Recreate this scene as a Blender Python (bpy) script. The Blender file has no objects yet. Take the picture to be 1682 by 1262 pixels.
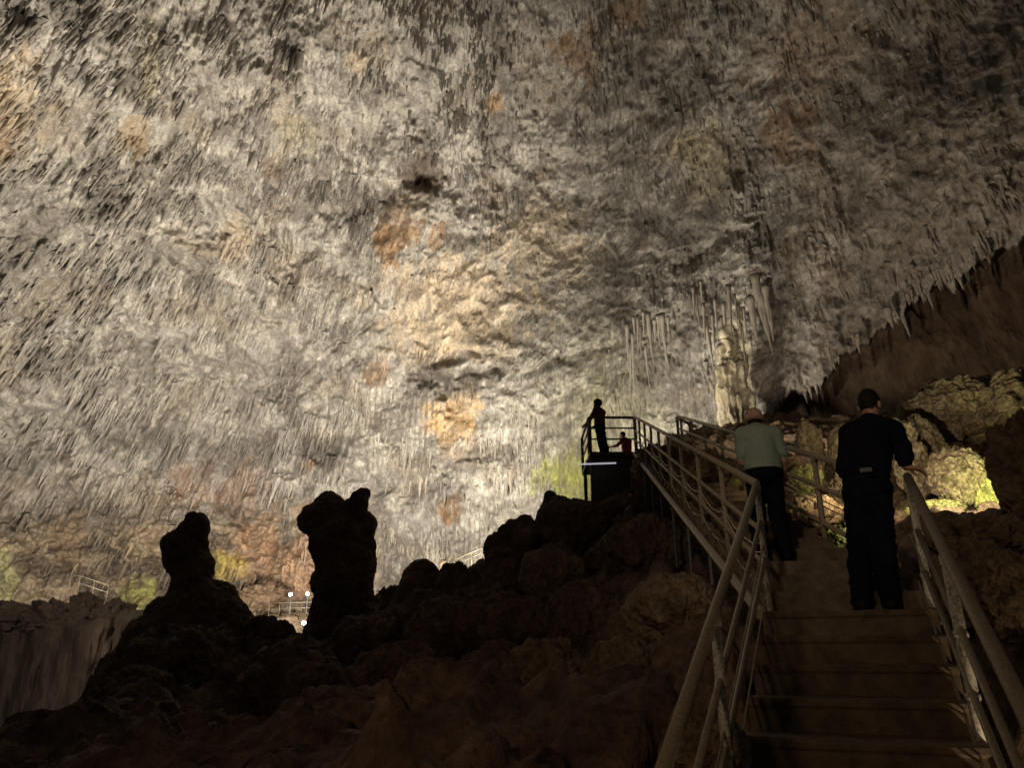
import bpy, math, random
import numpy as np
from mathutils import Vector, Matrix

random.seed(7)
C = bpy.context.scene
COL = C.collection
F32 = np.float32

# ------------------------------------------------------------------ camera
FPX = 1250.0                       # focal length in photograph pixels (1682 wide)
PITCH = math.radians(20.0)
CT, ST = math.cos(PITCH), math.sin(PITCH)
EYE = (0.0, 0.0, 1.6)
cam_d = bpy.data.cameras.new('camera')
cam_d.sensor_width = 36.0
cam_d.lens = 36.0 * FPX / 1682.0
cam_d.clip_end = 500.0
cam_d.clip_start = 0.05
cam = bpy.data.objects.new('camera', cam_d)
COL.objects.link(cam)
cam.location = EYE
cam.rotation_euler = (math.pi / 2 + PITCH, 0, 0)
C.camera = cam

# ------------------------------------------------------------------ exposure, world
C.view_settings.view_transform = 'Standard'
C.view_settings.look = 'None'
C.view_settings.exposure = 0.0
C.view_settings.gamma = 1.0
W = bpy.data.worlds.new("World")
C.world = W
W.use_nodes = True
bg = W.node_tree.nodes['Background']
bg.inputs[0].default_value = (1.0, 0.86, 0.72, 1)
bg.inputs[1].default_value = 0.026
C.cycles.use_denoising = True
C.cycles.max_bounces = 4
C.cycles.diffuse_bounces = 2


def P(px, py, d):
    """a place in the cave seen at photograph pixel (px,py), d metres along the optical axis"""
    xc = (px - 841.0) / FPX * d
    yc = (631.0 - py) / FPX * d
    return Vector((xc, d * CT - yc * ST, 1.6 + d * ST + yc * CT))


def PX(d):
    return d / FPX


def spot(name, loc, target, power, angle, blend=0.5, color=(1, 0.93, 0.82), radius=0.4):
    l = bpy.data.lights.new(name, 'SPOT')
    l.energy = power
    l.spot_size = math.radians(angle)
    l.spot_blend = blend
    l.color = color
    l.shadow_soft_size = radius
    o = bpy.data.objects.new(name, l)
    o.location = loc
    o.rotation_euler = (Vector(target) - Vector(loc)).to_track_quat('-Z', 'Y').to_euler()
    COL.objects.link(o)
    return o


def point(name, loc, power, color=(1, 0.9, 0.75), radius=0.1):
    l = bpy.data.lights.new(name, 'POINT')
    l.energy = power
    l.color = color
    l.shadow_soft_size = radius
    o = bpy.data.objects.new(name, l)
    o.location = loc
    COL.objects.link(o)
    return o


# cave floodlights (the show-cave lamps hidden behind the dark rocks, aimed at the vault)
WARM = (1.0, 0.925, 0.80)
spot('floodlight_beam', P(575, 1085, 34), P(420, 420, 74), 72000, 135, 1.0, WARM, 2.5)
spot('floodlight_beam', P(150, 1095, 38), P(60, 400, 72), 74000, 150, 0.9, WARM, 2.5)
spot('floodlight_beam', P(722, 1055, 24.5), P(900, 350, 50), 10000, 140, 0.9, WARM, 1.2)
spot('floodlight_beam', P(640, 1030, 52), P(660, 880, 75), 3600, 80, 0.9, (1, 0.95, 0.92), 0.4)
# lamps by the platform
spot('floodlight_beam', P(938, 845, 23.5), P(1065, 520, 38), 2700, 125, 0.9, (1, 0.92, 0.76), 0.5)
spot('floodlight_beam', P(1062, 745, 27), P(1060, 600, 34), 1100, 140, 0.8, (1, 0.95, 0.78), 0.2)
spot('floodlight_beam', P(925, 840, 27), P(955, 775, 42), 4200, 80, 1.0, (1.0, 0.98, 0.50), 0.15)
# lamp behind the right-hand rocks, for the low ceiling on the right
spot('floodlight_beam', P(1250, 760, 17), P(1370, 100, 30), 2100, 124, 0.9, (1.0, 0.86, 0.70), 0.3)
spot('floodlight_beam', P(1400, 740, 17), P(1500, 540, 25), 40, 140, 0.9, (1.0, 0.78, 0.5), 0.3)
# far terrace lamps and far left lamps
spot('floodlight_beam', P(532, 985, 66), P(475, 925, 88), 3000, 150, 0.9, (1, 0.88, 0.80), 0.3)
spot('floodlight_beam', P(225, 1016, 80), P(205, 920, 92), 900, 150, 0.9, (1.0, 0.95, 0.5), 0.2)
spot('floodlight_beam', P(-15, 985, 78), P(5, 940, 90), 2600, 120, 0.9, (1.0, 0.98, 0.6), 0.2)
spot('floodlight_beam', P(360, 985, 78), P(385, 915, 90), 900, 140, 0.9, (1.0, 0.85, 0.4), 0.2)
spot('floodlight_beam', P(-40, 960, 21), P(90, 1150, 28), 520, 100, 0.9, (1.0, 0.85, 0.72), 0.3)
# right-hand rocks
point('floodlight_glow', P(536, 985, 68), 30, (0.93, 0.95, 1.0), 0.3)
spot('floodlight_beam', P(1645, 818, 9.7), P(1630, 800, 11.0), 110, 90, 0.8, (0.92, 1.0, 0.38), 0.06)
spot('floodlight_beam', P(1590, 822, 9.0), P(1592, 790, 11.3), 165, 85, 0.8, (1.0, 0.94, 0.64), 0.06)
spot('floodlight_beam', P(1448, 752, 9.0), P(1570, 690, 13.0), 260, 95, 0.8, (1, 0.82, 0.55), 0.06)
spot('floodlight_beam', P(1375, 800, 9.4), P(1345, 755, 13), 42, 150, 0.8, (1.0, 0.85, 0.50), 0.06)
spot('floodlight_beam', P(1430, 880, 8.2), P(1395, 885, 9.0), 16, 70, 0.8, (1.0, 1.0, 0.6), 0.05)
# low path lamp at the stairs' right, then added fills behind the viewer
spot('path_and_fill_beam', Vector((2.62, 3.25, 0.45)), Vector((1.7, 4.6, 1.8)), 34, 160, 0.9, (1.0, 0.80, 0.52), 0.05)
spot('path_and_fill_beam', Vector((-7, -13, 10)), P(1235, 750, 7.0), 2600, 13, 1.0, (1.0, 0.86, 0.66), 0.4)  # added narrow fill from behind, for the figures and rails
spot('path_and_fill_beam', Vector((-3.5, -3.0, 4.0)), P(1040, 1060, 6.5), 230, 62, 1.0, (1.0, 0.74, 0.46), 0.3)  # added dim fill for the rocks and railing on the left

# ------------------------------------------------------------------ numpy noise


def _hash(ix, iy, iz, seed):
    h = (ix.astype(np.uint32) * np.uint32(374761393) + iy.astype(np.uint32) * np.uint32(668265263)
         + iz.astype(np.uint32) * np.uint32(2147483647) + np.uint32((seed * 3266489917 + 12345) & 0xffffffff))
    h = (h ^ (h >> np.uint32(13))) * np.uint32(1274126177)
    h = h ^ (h >> np.uint32(16))
    h = h * np.uint32(2246822519)
    return h ^ (h >> np.uint32(15))


def rnd(ix, iy, seed):
    return (_hash(ix, iy, ix * 0 + 17, seed) & np.uint32(0xffffff)).astype(F32) / F32(0xffffff)


_G = np.array([[1, 1, 0], [-1, 1, 0], [1, -1, 0], [-1, -1, 0], [1, 0, 1], [-1, 0, 1], [1, 0, -1], [-1, 0, -1],
               [0, 1, 1], [0, -1, 1], [0, 1, -1], [0, -1, -1], [1, 1, 0], [0, -1, 1], [-1, 1, 0], [0, -1, -1]], F32)


def perlin(x, y, z, seed=0):
    x = np.asarray(x, F32); y = np.asarray(y, F32); z = np.asarray(z, F32)
    x, y, z = np.broadcast_arrays(x, y, z)
    x0 = np.floor(x); y0 = np.floor(y); z0 = np.floor(z)
    fx = x - x0; fy = y - y0; fz = z - z0
    ix = x0.astype(np.int64); iy = y0.astype(np.int64); iz = z0.astype(np.int64)
    u = fx * fx * fx * (fx * (fx * 6 - 15) + 10)
    v = fy * fy * fy * (fy * (fy * 6 - 15) + 10)
    w = fz * fz * fz * (fz * (fz * 6 - 15) + 10)
    out = 0
    for dz in (0, 1):
        for dy in (0, 1):
            for dx in (0, 1):
                g = _G[(_hash(ix + dx, iy + dy, iz + dz, seed) & np.uint32(15)).astype(np.int64)]
                d = g[..., 0] * (fx - dx) + g[..., 1] * (fy - dy) + g[..., 2] * (fz - dz)
                wt = (u if dx else 1 - u) * (v if dy else 1 - v) * (w if dz else 1 - w)
                out = out + d * wt
    return out.astype(F32)


def fbm(x, y, z, octv=4, seed=0, gain=0.5):
    a, f, o = 1.0, 1.0, 0
    for i in range(octv):
        o = o + a * perlin(x * f, y * f, z * f, seed + i * 31)
        a *= gain
        f *= 2.03
    return o


def billow(x, y, z, octv=4, seed=0, gain=0.5):
    a, f, o = 1.0, 1.0, 0
    for i in range(octv):
        o = o + a * (np.abs(perlin(x * f, y * f, z * f, seed + i * 31)) * 2.2 - 0.55)
        a *= gain
        f *= 2.1
    return -o


def sstep(x, a, b):
    t = np.clip((x - a) / (b - a), 0, 1)
    return t * t * (3 - 2 * t)


def domes(x, y, z, seed, r=0.9):
    """rounded knobs: height of the nearest bump, 0 in the creases"""
    x = np.asarray(x, F32); y = np.asarray(y, F32); z = np.asarray(z, F32)
    ix = np.floor(x).astype(np.int64); iy = np.floor(y).astype(np.int64); iz = np.floor(z).astype(np.int64)
    best = np.full(x.shape, 9.0, F32)
    for i in (-1, 0, 1):
        for j in (-1, 0, 1):
            for k in (-1, 0, 1):
                h = _hash(ix + i, iy + j, iz + k, seed)
                cx = ix + i + (h & np.uint32(1023)).astype(F32) / 1023.0
                cy = iy + j + ((h >> np.uint32(10)) & np.uint32(1023)).astype(F32) / 1023.0
                cz = iz + k + ((h >> np.uint32(20)) & np.uint32(1023)).astype(F32) / 1023.0
                best = np.minimum(best, (x - cx) ** 2 + (y - cy) ** 2 + (z - cz) ** 2)
    return np.sqrt(np.clip(1 - best / (r * r), 0, 1)).astype(F32)


def teeth(u, v, seed, dens=0.85):
    """height field of hanging stone icicles: each grows out of the wall downwards and ends in a free tip"""
    iu = np.floor(u).astype(np.int64); iv = np.floor(v).astype(np.int64)
    h = np.zeros(u.shape, F32)
    for di in (-1, 0, 1):
        for dj in (-2, -1, 0):
            ci = iu + di; cj = iv + dj
            r1 = rnd(ci, cj, seed); r2 = rnd(ci, cj, seed + 1); r3 = rnd(ci, cj, seed + 2); r4 = rnd(ci, cj, seed + 3)
            L = 0.55 + 0.9 * r3
            w = 0.22 + 0.34 * r4
            t = (v - (cj + r2)) / L
            tc = np.clip(t, 0.0, 1.0)
            x = np.abs(u - (ci + r1)) / (w * (0.18 + 0.82 * np.sqrt(tc)))
            cr = np.sqrt(np.clip(1 - x * x, 0, 1))
            hh = cr * np.clip(tc / 0.07, 0, 1) * (1 - tc) ** 0.75 * (0.5 + 0.5 * r1)
            hh = np.where((t > 0) & (t < 1) & (rnd(ci, cj, seed + 4) < dens), hh, 0)
            h = np.maximum(h, hh)
    return h.astype(F32)


# ------------------------------------------------------------------ mesh helpers


def obj_from(name, verts, quads, mat=None, parent=None, smooth=True, tris=None, colors=None):
    verts = np.asarray(verts, F32).reshape(-1, 3)
    me = bpy.data.meshes.new(name)
    nq = 0 if quads is None else len(quads)
    nt = 0 if tris is None else len(tris)
    me.vertices.add(len(verts))
    me.vertices.foreach_set('co', verts.ravel())
    loops = []
    if nq:
        loops.append(np.asarray(quads, np.int32).ravel())
    if nt:
        loops.append(np.asarray(tris, np.int32).ravel())
    loops = np.concatenate(loops)
    me.loops.add(len(loops))
    me.loops.foreach_set('vertex_index', loops)
    me.polygons.add(nq + nt)
    tot = np.concatenate([np.full(nq, 4, np.int32), np.full(nt, 3, np.int32)])
    start = np.concatenate([[0], np.cumsum(tot)[:-1]]).astype(np.int32)
    me.polygons.foreach_set('loop_start', start)
    me.polygons.foreach_set('loop_total', tot)
    me.polygons.foreach_set('use_smooth', np.full(nq + nt, smooth, bool))
    if colors is not None:
        at = me.color_attributes.new('stone_tint', 'FLOAT_COLOR', 'POINT')
        c4 = np.ones((len(verts), 4), F32)
        c4[:, :3] = colors
        at.data.foreach_set('color', c4.ravel())
    me.update(calc_edges=True)
    me.validate()
    o = bpy.data.objects.new(name, me)
    COL.objects.link(o)
    if mat:
        me.materials.append(mat)
    if parent:
        o.parent = parent
    return o


def grid_quads(n, m):
    """n rows, m columns of vertices"""
    i = np.arange((n - 1) * m).reshape(n - 1, m)[:, :-1].ravel()
    return np.stack([i, i + 1, i + m + 1, i + m], 1)


def tag(o, label=None, cat=None, group=None, kind=None):
    if label: o['label'] = label
    if cat: o['category'] = cat
    if group: o['group'] = group
    if kind: o['kind'] = kind
    return o


def empty(name, loc=(0, 0, 0), rz=0):
    o = bpy.data.objects.new(name, None)
    o.empty_display_size = 0.2
    o.location = loc
    o.rotation_euler = (0, 0, rz)
    COL.objects.link(o)
    return o


class MB:
    """collects shapes into ONE mesh"""
    def __init__(s):
        s.v, s.q, s.t, s.n = [], [], [], 0

    def add(s, v, q=None, t=None):
        v = np.asarray(v, F32).reshape(-1, 3)
        if q is not None and len(q): s.q.append(np.asarray(q, np.int32) + s.n)
        if t is not None and len(t): s.t.append(np.asarray(t, np.int32) + s.n)
        s.v.append(v)
        s.n += len(v)
        return s

    def tube(s, pts, r, seg=10, rough=0.0, seed=1):
        pts = [Vector(p) for p in pts]
        rs = r if isinstance(r, (list, tuple)) else [r] * len(pts)
        rings = []
        up0 = None
        for i, p in enumerate(pts):
            if i == 0: d = pts[1] - p
            elif i == len(pts) - 1: d = p - pts[i - 1]
            else: d = (pts[i + 1] - p).normalized() + (p - pts[i - 1]).normalized()
            d.normalize()
            ref = Vector((0, 0, 1)) if abs(d.z) < 0.9 else Vector((1, 0, 0))
            a = d.cross(ref).normalized()
            b = d.cross(a).normalized()
            if up0 is not None and a.dot(up0) < 0: a, b = -a, -b
            up0 = a
            for k in range(seg):
                an = 2 * math.pi * k / seg
                rr = rs[i] * (1 + rough * (random.random() - 0.5))
                rings.append(p + (a * math.cos(an) + b * math.sin(an)) * rr)
        n = len(pts)
        q = []
        for i in range(n - 1):
            for k in range(seg):
                k2 = (k + 1) % seg
                q.append((i * seg + k, i * seg + k2, (i + 1) * seg + k2, (i + 1) * seg + k))
        c0, c1 = len(rings), len(rings) + 1
        rings += [pts[0], pts[-1]]
        t = []
        for k in range(seg):
            k2 = (k + 1) % seg
            t.append((c0, k2, k))
            t.append((c1, (n - 1) * seg + k, (n - 1) * seg + k2))
        return s.add([tuple(p) for p in rings], q, t)

    def prism(s, poly, z0, z1, bev=0.0):
        """plan polygon (ccw), bottom z0, top z1, top edge bevelled"""
        n = len(poly)
        poly = [Vector((p[0], p[1])) for p in poly]
        cen = sum(poly, Vector((0, 0))) / n
        lay = [(z0, 0.0), (z1 - bev, 0.0), (z1, bev)] if bev else [(z0, 0.0), (z1, 0.0)]
        v = []
        for z, ins in lay:
            for p in poly:
                d = (cen - p)
                q = p + d.normalized() * ins if ins else p
                v.append((q.x, q.y, z))
        q = []
        for l in range(len(lay) - 1):
            for k in range(n):
                k2 = (k + 1) % n
                q.append((l * n + k, l * n + k2, (l + 1) * n + k2, (l + 1) * n + k))
        t = []
        for l, fl in ((0, True), (len(lay) - 1, False)):
            c = len(v)
            v.append((cen.x, cen.y, lay[l][0]))
            for k in range(n):
                k2 = (k + 1) % n
                a, b = l * n + k, l * n + k2
                t.append((c, b, a) if fl else (c, a, b))
        return s.add(v, q, t)

    def box(s, cx, cy, cz, sx, sy, sz, rz=0.0, bev=0.0):
        c_, s_ = math.cos(rz), math.sin(rz)
        pl = [(cx + c_ * a - s_ * b, cy + s_ * a + c_ * b) for a, b in
              ((-sx / 2, -sy / 2), (sx / 2, -sy / 2), (sx / 2, sy / 2), (-sx / 2, sy / 2))]
        return s.prism(pl, cz - sz / 2, cz + sz / 2, bev)

    def build(s, name, mat=None, parent=None, smooth=False):
        v = np.concatenate(s.v)
        q = np.concatenate(s.q) if s.q else None
        t = np.concatenate(s.t) if s.t else None
        o = obj_from(name, v, q, mat, parent, smooth, t)
        if smooth:
            pass
        return o


def local(o_parent, verts):
    return verts


# ------------------------------------------------------------------ signed distance modelling (organic shapes)


class SDF:
    def __init__(s, lo, hi, res):
        s.lo = np.array(lo, F32); s.res = res
        n = np.ceil((np.array(hi) - np.array(lo)) / res).astype(int) + 1
        s.n = n
        s.ax = [s.lo[i] + np.arange(n[i], dtype=F32) * F32(res) for i in range(3)]
        s.f = np.full(tuple(n), 1.0, F32)

    def _win(s, lo, hi):
        sl = []
        for i in range(3):
            a = int(np.clip((lo[i] - s.lo[i]) / s.res, 0, s.n[i])); b = int(np.clip((hi[i] - s.lo[i]) / s.res + 2, 0, s.n[i]))
            sl.append(slice(a, max(b, a)))
        return tuple(sl)

    def _grid(s, sl):
        return np.meshgrid(s.ax[0][sl[0]], s.ax[1][sl[1]], s.ax[2][sl[2]], indexing='ij', sparse=True)

    def _mix(s, sl, d, k, sub=False):
        f = s.f[sl]
        if sub:
            s.f[sl] = np.maximum(f, -d)
            return
        if k > 0:
            h = np.maximum(k - np.abs(f - d), 0) / k
            s.f[sl] = np.minimum(f, d) - h * h * k * 0.25
        else:
            s.f[sl] = np.minimum(f, d)

    def cap(s, a, b, ra, rb=None, k=0.02):
        rb = ra if rb is None else rb
        a = np.array(a, F32); b = np.array(b, F32)
        m = max(ra, rb) + k + 3 * s.res
        sl = s._win(np.minimum(a, b) - m, np.maximum(a, b) + m)
        X, Y, Z = s._grid(sl)
        d = b - a
        L2 = float(d @ d) + 1e-9
        t = np.clip(((X - a[0]) * d[0] + (Y - a[1]) * d[1] + (Z - a[2]) * d[2]) / L2, 0, 1)
        q = np.sqrt((X - a[0] - t * d[0]) ** 2 + (Y - a[1] - t * d[1]) ** 2 + (Z - a[2] - t * d[2]) ** 2) - (ra + (rb - ra) * t)
        s._mix(sl, q, k)
        return s

    def ell(s, c, r, k=0.02, rot=None, sub=False):
        c = np.array(c, F32); r = np.array(r, F32)
        m = float(r.max()) + k + 3 * s.res
        sl = s._win(c - m, c + m)
        X, Y, Z = s._grid(sl)
        x, y, z = X - c[0], Y - c[1], Z - c[2]
        if rot is not None:
            R = np.array(rot.to_3x3().transposed(), F32)
            x, y, z = (R[0, 0] * x + R[0, 1] * y + R[0, 2] * z, R[1, 0] * x + R[1, 1] * y + R[1, 2] * z, R[2, 0] * x + R[2, 1] * y + R[2, 2] * z)
        k0 = np.sqrt((x / r[0]) ** 2 + (y / r[1]) ** 2 + (z / r[2]) ** 2)
        k1 = np.sqrt((x / r[0] ** 2) ** 2 + (y / r[1] ** 2) ** 2 + (z / r[2] ** 2) ** 2) + 1e-6
        d = k0 * (k0 - 1) / k1
        s._mix(sl, d, k, sub)
        return s

    def plane(s, p, n):
        """keep the side the normal points away from"""
        X, Y, Z = s._grid((slice(None),) * 3)
        n = np.array(n, F32); n = n / np.linalg.norm(n)
        d = (X - p[0]) * n[0] + (Y - p[1]) * n[1] + (Z - p[2]) * n[2]
        s.f = np.maximum(s.f, d.astype(F32))
        return s

    def mesh(s):
        f = s.f
        neg = f < 0
        nx, ny, nz = f.shape
        acc = np.zeros((nx - 1, ny - 1, nz - 1, 3), F32)
        cnt = np.zeros((nx - 1, ny - 1, nz - 1), F32)
        for ax in range(3):
            a = [slice(None)] * 3; b = [slice(None)] * 3
            a[ax] = slice(0, -1); b[ax] = slice(1, None)
            fa, fb = f[tuple(a)], f[tuple(b)]
            cr = neg[tuple(a)] != neg[tuple(b)]
            idx = np.argwhere(cr)
            va, vb = fa[cr], fb[cr]
            t = va / (va - vb)
            pos = idx.astype(F32)
            pos[:, ax] += t
            o1, o2 = [i for i in range(3) if i != ax]
            for d1 in (0, -1):
                for d2 in (0, -1):
                    c = idx.copy()
                    c[:, o1] += d1; c[:, o2] += d2
                    ok = np.all((c >= 0) & (c < np.array(acc.shape[:3])), axis=1)
                    cc = c[ok]
                    np.add.at(acc, (cc[:, 0], cc[:, 1], cc[:, 2]), pos[ok])
                    np.add.at(cnt, (cc[:, 0], cc[:, 1], cc[:, 2]), 1)
        use = cnt > 0
        vid = np.full(cnt.shape, -1, np.int64)
        vid[use] = np.arange(use.sum())
        V = acc[use] / cnt[use][:, None] * s.res + s.lo
        Q = []
        for ax in range(3):
            o1, o2 = (ax + 1) % 3, (ax + 2) % 3
            a = [slice(None)] * 3; b = [slice(None)] * 3
            a[ax] = slice(0, -1); b[ax] = slice(1, None)
            cr = neg[tuple(a)] != neg[tuple(b)]
            idx = np.argwhere(cr)
            idx = idx[(idx[:, o1] > 0) & (idx[:, o2] > 0) & (idx[:, o1] < cnt.shape[o1]) & (idx[:, o2] < cnt.shape[o2])]
            fl = neg[idx[:, 0], idx[:, 1], idx[:, 2]]
            def at(d1, d2):
                c = idx.copy(); c[:, o1] += d1; c[:, o2] += d2
                return vid[c[:, 0], c[:, 1], c[:, 2]]
            q = np.stack([at(-1, -1), at(0, -1), at(0, 0), at(-1, 0)], 1)
            q[~fl] = q[~fl][:, ::-1]
            Q.append(q)
        Q = np.concatenate(Q)
        Q = Q[(Q >= 0).all(1)]
        return V, Q


def vnormals(V, Q):
    n = np.cross(V[Q[:, 2]] - V[Q[:, 0]], V[Q[:, 3]] - V[Q[:, 1]])
    N = np.zeros_like(V)
    for i in range(4):
        np.add.at(N, Q[:, i], n)
    return N / (np.linalg.norm(N, axis=1, keepdims=True) + 1e-9)


# ------------------------------------------------------------------ materials


def newmat(name):
    m = bpy.data.materials.new(name)
    m.use_nodes = True
    nt = m.node_tree
    return m, nt, nt.nodes['Principled BSDF']


def N(nt, t, **kw):
    n = nt.nodes.new(t)
    for k, v in kw.items():
        setattr(n, k, v)
    return n


def rock_mat(name, c1, c2, scale=3.0, stretch=1.0, bump=0.5, dist=0.1, stone_tint=False, rough=0.85, fine=6.0, spec=0.3, speck=0.0):
    """procedural stone; scale in features per metre; stretch <1 lengthens features vertically"""
    m, nt, bs = newmat(name)
    tc = N(nt, 'ShaderNodeTexCoord')
    mp = N(nt, 'ShaderNodeMapping')
    mp.inputs['Scale'].default_value = (1, 1, stretch)
    nt.links.new(tc.outputs['Object'], mp.inputs[0])
    n1 = N(nt, 'ShaderNodeTexNoise')
    n1.inputs['Scale'].default_value = scale
    n1.inputs['Detail'].default_value = 8
    n1.inputs['Roughness'].default_value = 0.65
    nt.links.new(mp.outputs[0], n1.inputs['Vector'])
    n2 = N(nt, 'ShaderNodeTexNoise')
    n2.inputs['Scale'].default_value = scale * fine
    n2.inputs['Detail'].default_value = 5
    n2.inputs['Roughness'].default_value = 0.6
    nt.links.new(mp.outputs[0], n2.inputs['Vector'])
    rp = N(nt, 'ShaderNodeValToRGB')
    rp.color_ramp.elements[0].position = 0.36
    rp.color_ramp.elements[1].position = 0.62
    rp.color_ramp.elements[0].color = (*c1, 1)
    rp.color_ramp.elements[1].color = (*c2, 1)
    nt.links.new(n1.outputs['Fac'], rp.inputs[0])
    col = rp.outputs[0]
    if stone_tint:
        at = N(nt, 'ShaderNodeAttribute', attribute_name='stone_tint')
        mx = N(nt, 'ShaderNodeMix', data_type='RGBA', blend_type='MULTIPLY')
        mx.inputs['Factor'].default_value = 1.0
        nt.links.new(at.outputs['Color'], mx.inputs[6])
        nt.links.new(col, mx.inputs[7])
        col = mx.outputs[2]
    nt.links.new(col, bs.inputs['Base Color'])
    ad = N(nt, 'ShaderNodeMath', operation='ADD')
    ml = N(nt, 'ShaderNodeMath', operation='MULTIPLY')
    ml.inputs[1].default_value = 0.35
    nt.links.new(n2.outputs['Fac'], ml.inputs[0])
    nt.links.new(n1.outputs['Fac'], ad.inputs[0])
    nt.links.new(ml.outputs[0], ad.inputs[1])
    bp = N(nt, 'ShaderNodeBump')
    bp.inputs['Strength'].default_value = bump
    bp.inputs['Distance'].default_value = dist
    nt.links.new(ad.outputs[0], bp.inputs['Height'])
    nt.links.new(bp.outputs[0], bs.inputs['Normal'])
    if speck:
        r2 = N(nt, 'ShaderNodeMapRange')
        r2.inputs[1].default_value, r2.inputs[2].default_value = 0.32, 0.66
        r2.inputs[3].default_value, r2.inputs[4].default_value = 1 - speck, 1 + 0.35 * speck
        nt.links.new(n2.outputs['Fac'], r2.inputs[0])
        m2 = N(nt, 'ShaderNodeMix', data_type='RGBA', blend_type='MULTIPLY')
        m2.inputs['Factor'].default_value = 1.0
        nt.links.new(col, m2.inputs[6])
        nt.links.new(r2.outputs[0], m2.inputs[7])
        nt.links.new(m2.outputs[2], bs.inputs['Base Color'])
    bs.inputs['Roughness'].default_value = rough
    bs.inputs['Specular IOR Level'].default_value = spec
    return m


def plain_mat(name, c1, c2, scale=20.0, rough=0.6, metal=0.0, bump=0.1, dist=0.005, spec=0.4, lo=0.35, hi=0.65):
    m, nt, bs = newmat(name)
    tc = N(nt, 'ShaderNodeTexCoord')
    n1 = N(nt, 'ShaderNodeTexNoise')
    n1.inputs['Scale'].default_value = scale
    n1.inputs['Detail'].default_value = 6
    n1.inputs['Roughness'].default_value = 0.65
    nt.links.new(tc.outputs['Object'], n1.inputs['Vector'])
    rp = N(nt, 'ShaderNodeValToRGB')
    rp.color_ramp.elements[0].position = lo
    rp.color_ramp.elements[1].position = hi
    rp.color_ramp.elements[0].color = (*c1, 1)
    rp.color_ramp.elements[1].color = (*c2, 1)
    nt.links.new(n1.outputs['Fac'], rp.inputs[0])
    nt.links.new(rp.outputs[0], bs.inputs['Base Color'])
    bp = N(nt, 'ShaderNodeBump')
    bp.inputs['Strength'].default_value = bump
    bp.inputs['Distance'].default_value = dist
    nt.links.new(n1.outputs['Fac'], bp.inputs['Height'])
    nt.links.new(bp.outputs[0], bs.inputs['Normal'])
    bs.inputs['Roughness'].default_value = rough
    bs.inputs['Metallic'].default_value = metal
    bs.inputs['Specular IOR Level'].default_value = spec
    return m


def glow_mat(name, c, strength):
    m, nt, bs = newmat(name)
    bs.inputs['Base Color'].default_value = (0.8, 0.8, 0.8, 1)
    bs.inputs['Emission Color'].default_value = (*c, 1)
    bs.inputs['Emission Strength'].default_value = strength
    return m


M_vault = rock_mat('vault_stone', (0.72, 0.72, 0.74), (1.0, 1.0, 1.0), 1.1, 0.45, 1.0, 0.35, stone_tint=True, fine=4.5, speck=0.38)
M_dark = rock_mat('dark_stone', (0.085, 0.05, 0.035), (0.19, 0.115, 0.075), 1.9, 0.8, 1.0, 0.14, fine=6, speck=0.5)
M_flow = rock_mat('flowstone', (0.13, 0.10, 0.08), (0.27, 0.21, 0.165), 0.9, 0.4, 0.9, 0.25)
M_popcorn = rock_mat('popcorn_stone', (0.14, 0.10, 0.058), (0.32, 0.25, 0.155), 5.0, 0.8, 1.0, 0.09, fine=4, speck=0.5)
M_brown = rock_mat('brown_stone', (0.13, 0.08, 0.045), (0.27, 0.185, 0.115), 3.0, 0.9, 1.0, 0.12, fine=6, speck=0.5)
M_moss = rock_mat('mossy_stone', (0.16, 0.15, 0.05), (0.44, 0.42, 0.15), 7.0, 0.9, 1.0, 0.06, fine=4, speck=0.5)
M_column = rock_mat('pale_column_stone', (0.25, 0.205, 0.135), (0.50, 0.43, 0.30), 2.5, 0.25, 0.9, 0.12)
M_fringe = rock_mat('fringe_stone', (0.12, 0.10, 0.08), (0.26, 0.22, 0.175), 2.0, 0.25, 0.6, 0.08)
M_stal = rock_mat('stalactite_stone', (0.17, 0.148, 0.118), (0.31, 0.275, 0.225), 2.0, 0.25, 0.6, 0.08)
M_rail = plain_mat('weathered_rail_paint', (0.18, 0.135, 0.085), (0.34, 0.27, 0.185), 55, 0.5, 0.0, 0.25, 0.002, lo=0.3, hi=0.7)
M_post = plain_mat('mottled_post_paint', (0.20, 0.17, 0.125), (0.56, 0.50, 0.41), 60, 0.55, 0.0, 0.35, 0.003, lo=0.38, hi=0.52)
M_rail_dk = plain_mat('dark_steel', (0.03, 0.025, 0.02), (0.07, 0.055, 0.04), 20, 0.5)
M_cable = plain_mat('cable_steel', (0.22, 0.18, 0.12), (0.36, 0.30, 0.2), 30, 0.45, 0.4)
M_step = plain_mat('worn_concrete', (0.07, 0.045, 0.026), (0.16, 0.108, 0.065), 7, 0.8, 0.0, 0.5, 0.01)
M_lamp = glow_mat('lamp_lens', (0.92, 0.95, 1.0), 45.0)
M_bar = glow_mat('light_tube', (0.85, 0.86, 0.95), 0.4)
M_skin = plain_mat('skin', (0.30, 0.15, 0.10), (0.38, 0.20, 0.14), 30, 0.5, bump=0.05)
M_black = plain_mat('black_cloth', (0.006, 0.006, 0.008), (0.010, 0.010, 0.013), 60, 0.95, bump=0.2, spec=0.04)
M_navy = plain_mat('dark_trouser_cloth', (0.005, 0.0055, 0.008), (0.009, 0.0095, 0.013), 60, 0.95, bump=0.2, spec=0.04)
M_green = plain_mat('sage_cloth', (0.20, 0.235, 0.18), (0.26, 0.30, 0.235), 40, 0.9, bump=0.2)
M_red = plain_mat('red_cloth', (0.20, 0.018, 0.018), (0.28, 0.03, 0.026), 40, 0.9)
M_pink = plain_mat('pink_hat_cloth', (0.36, 0.19, 0.15), (0.46, 0.26, 0.205), 40, 0.9)
M_hair = plain_mat('dark_hair', (0.006, 0.0045, 0.004), (0.013, 0.010, 0.008), 90, 0.7, bump=0.6, spec=0.15)
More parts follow.
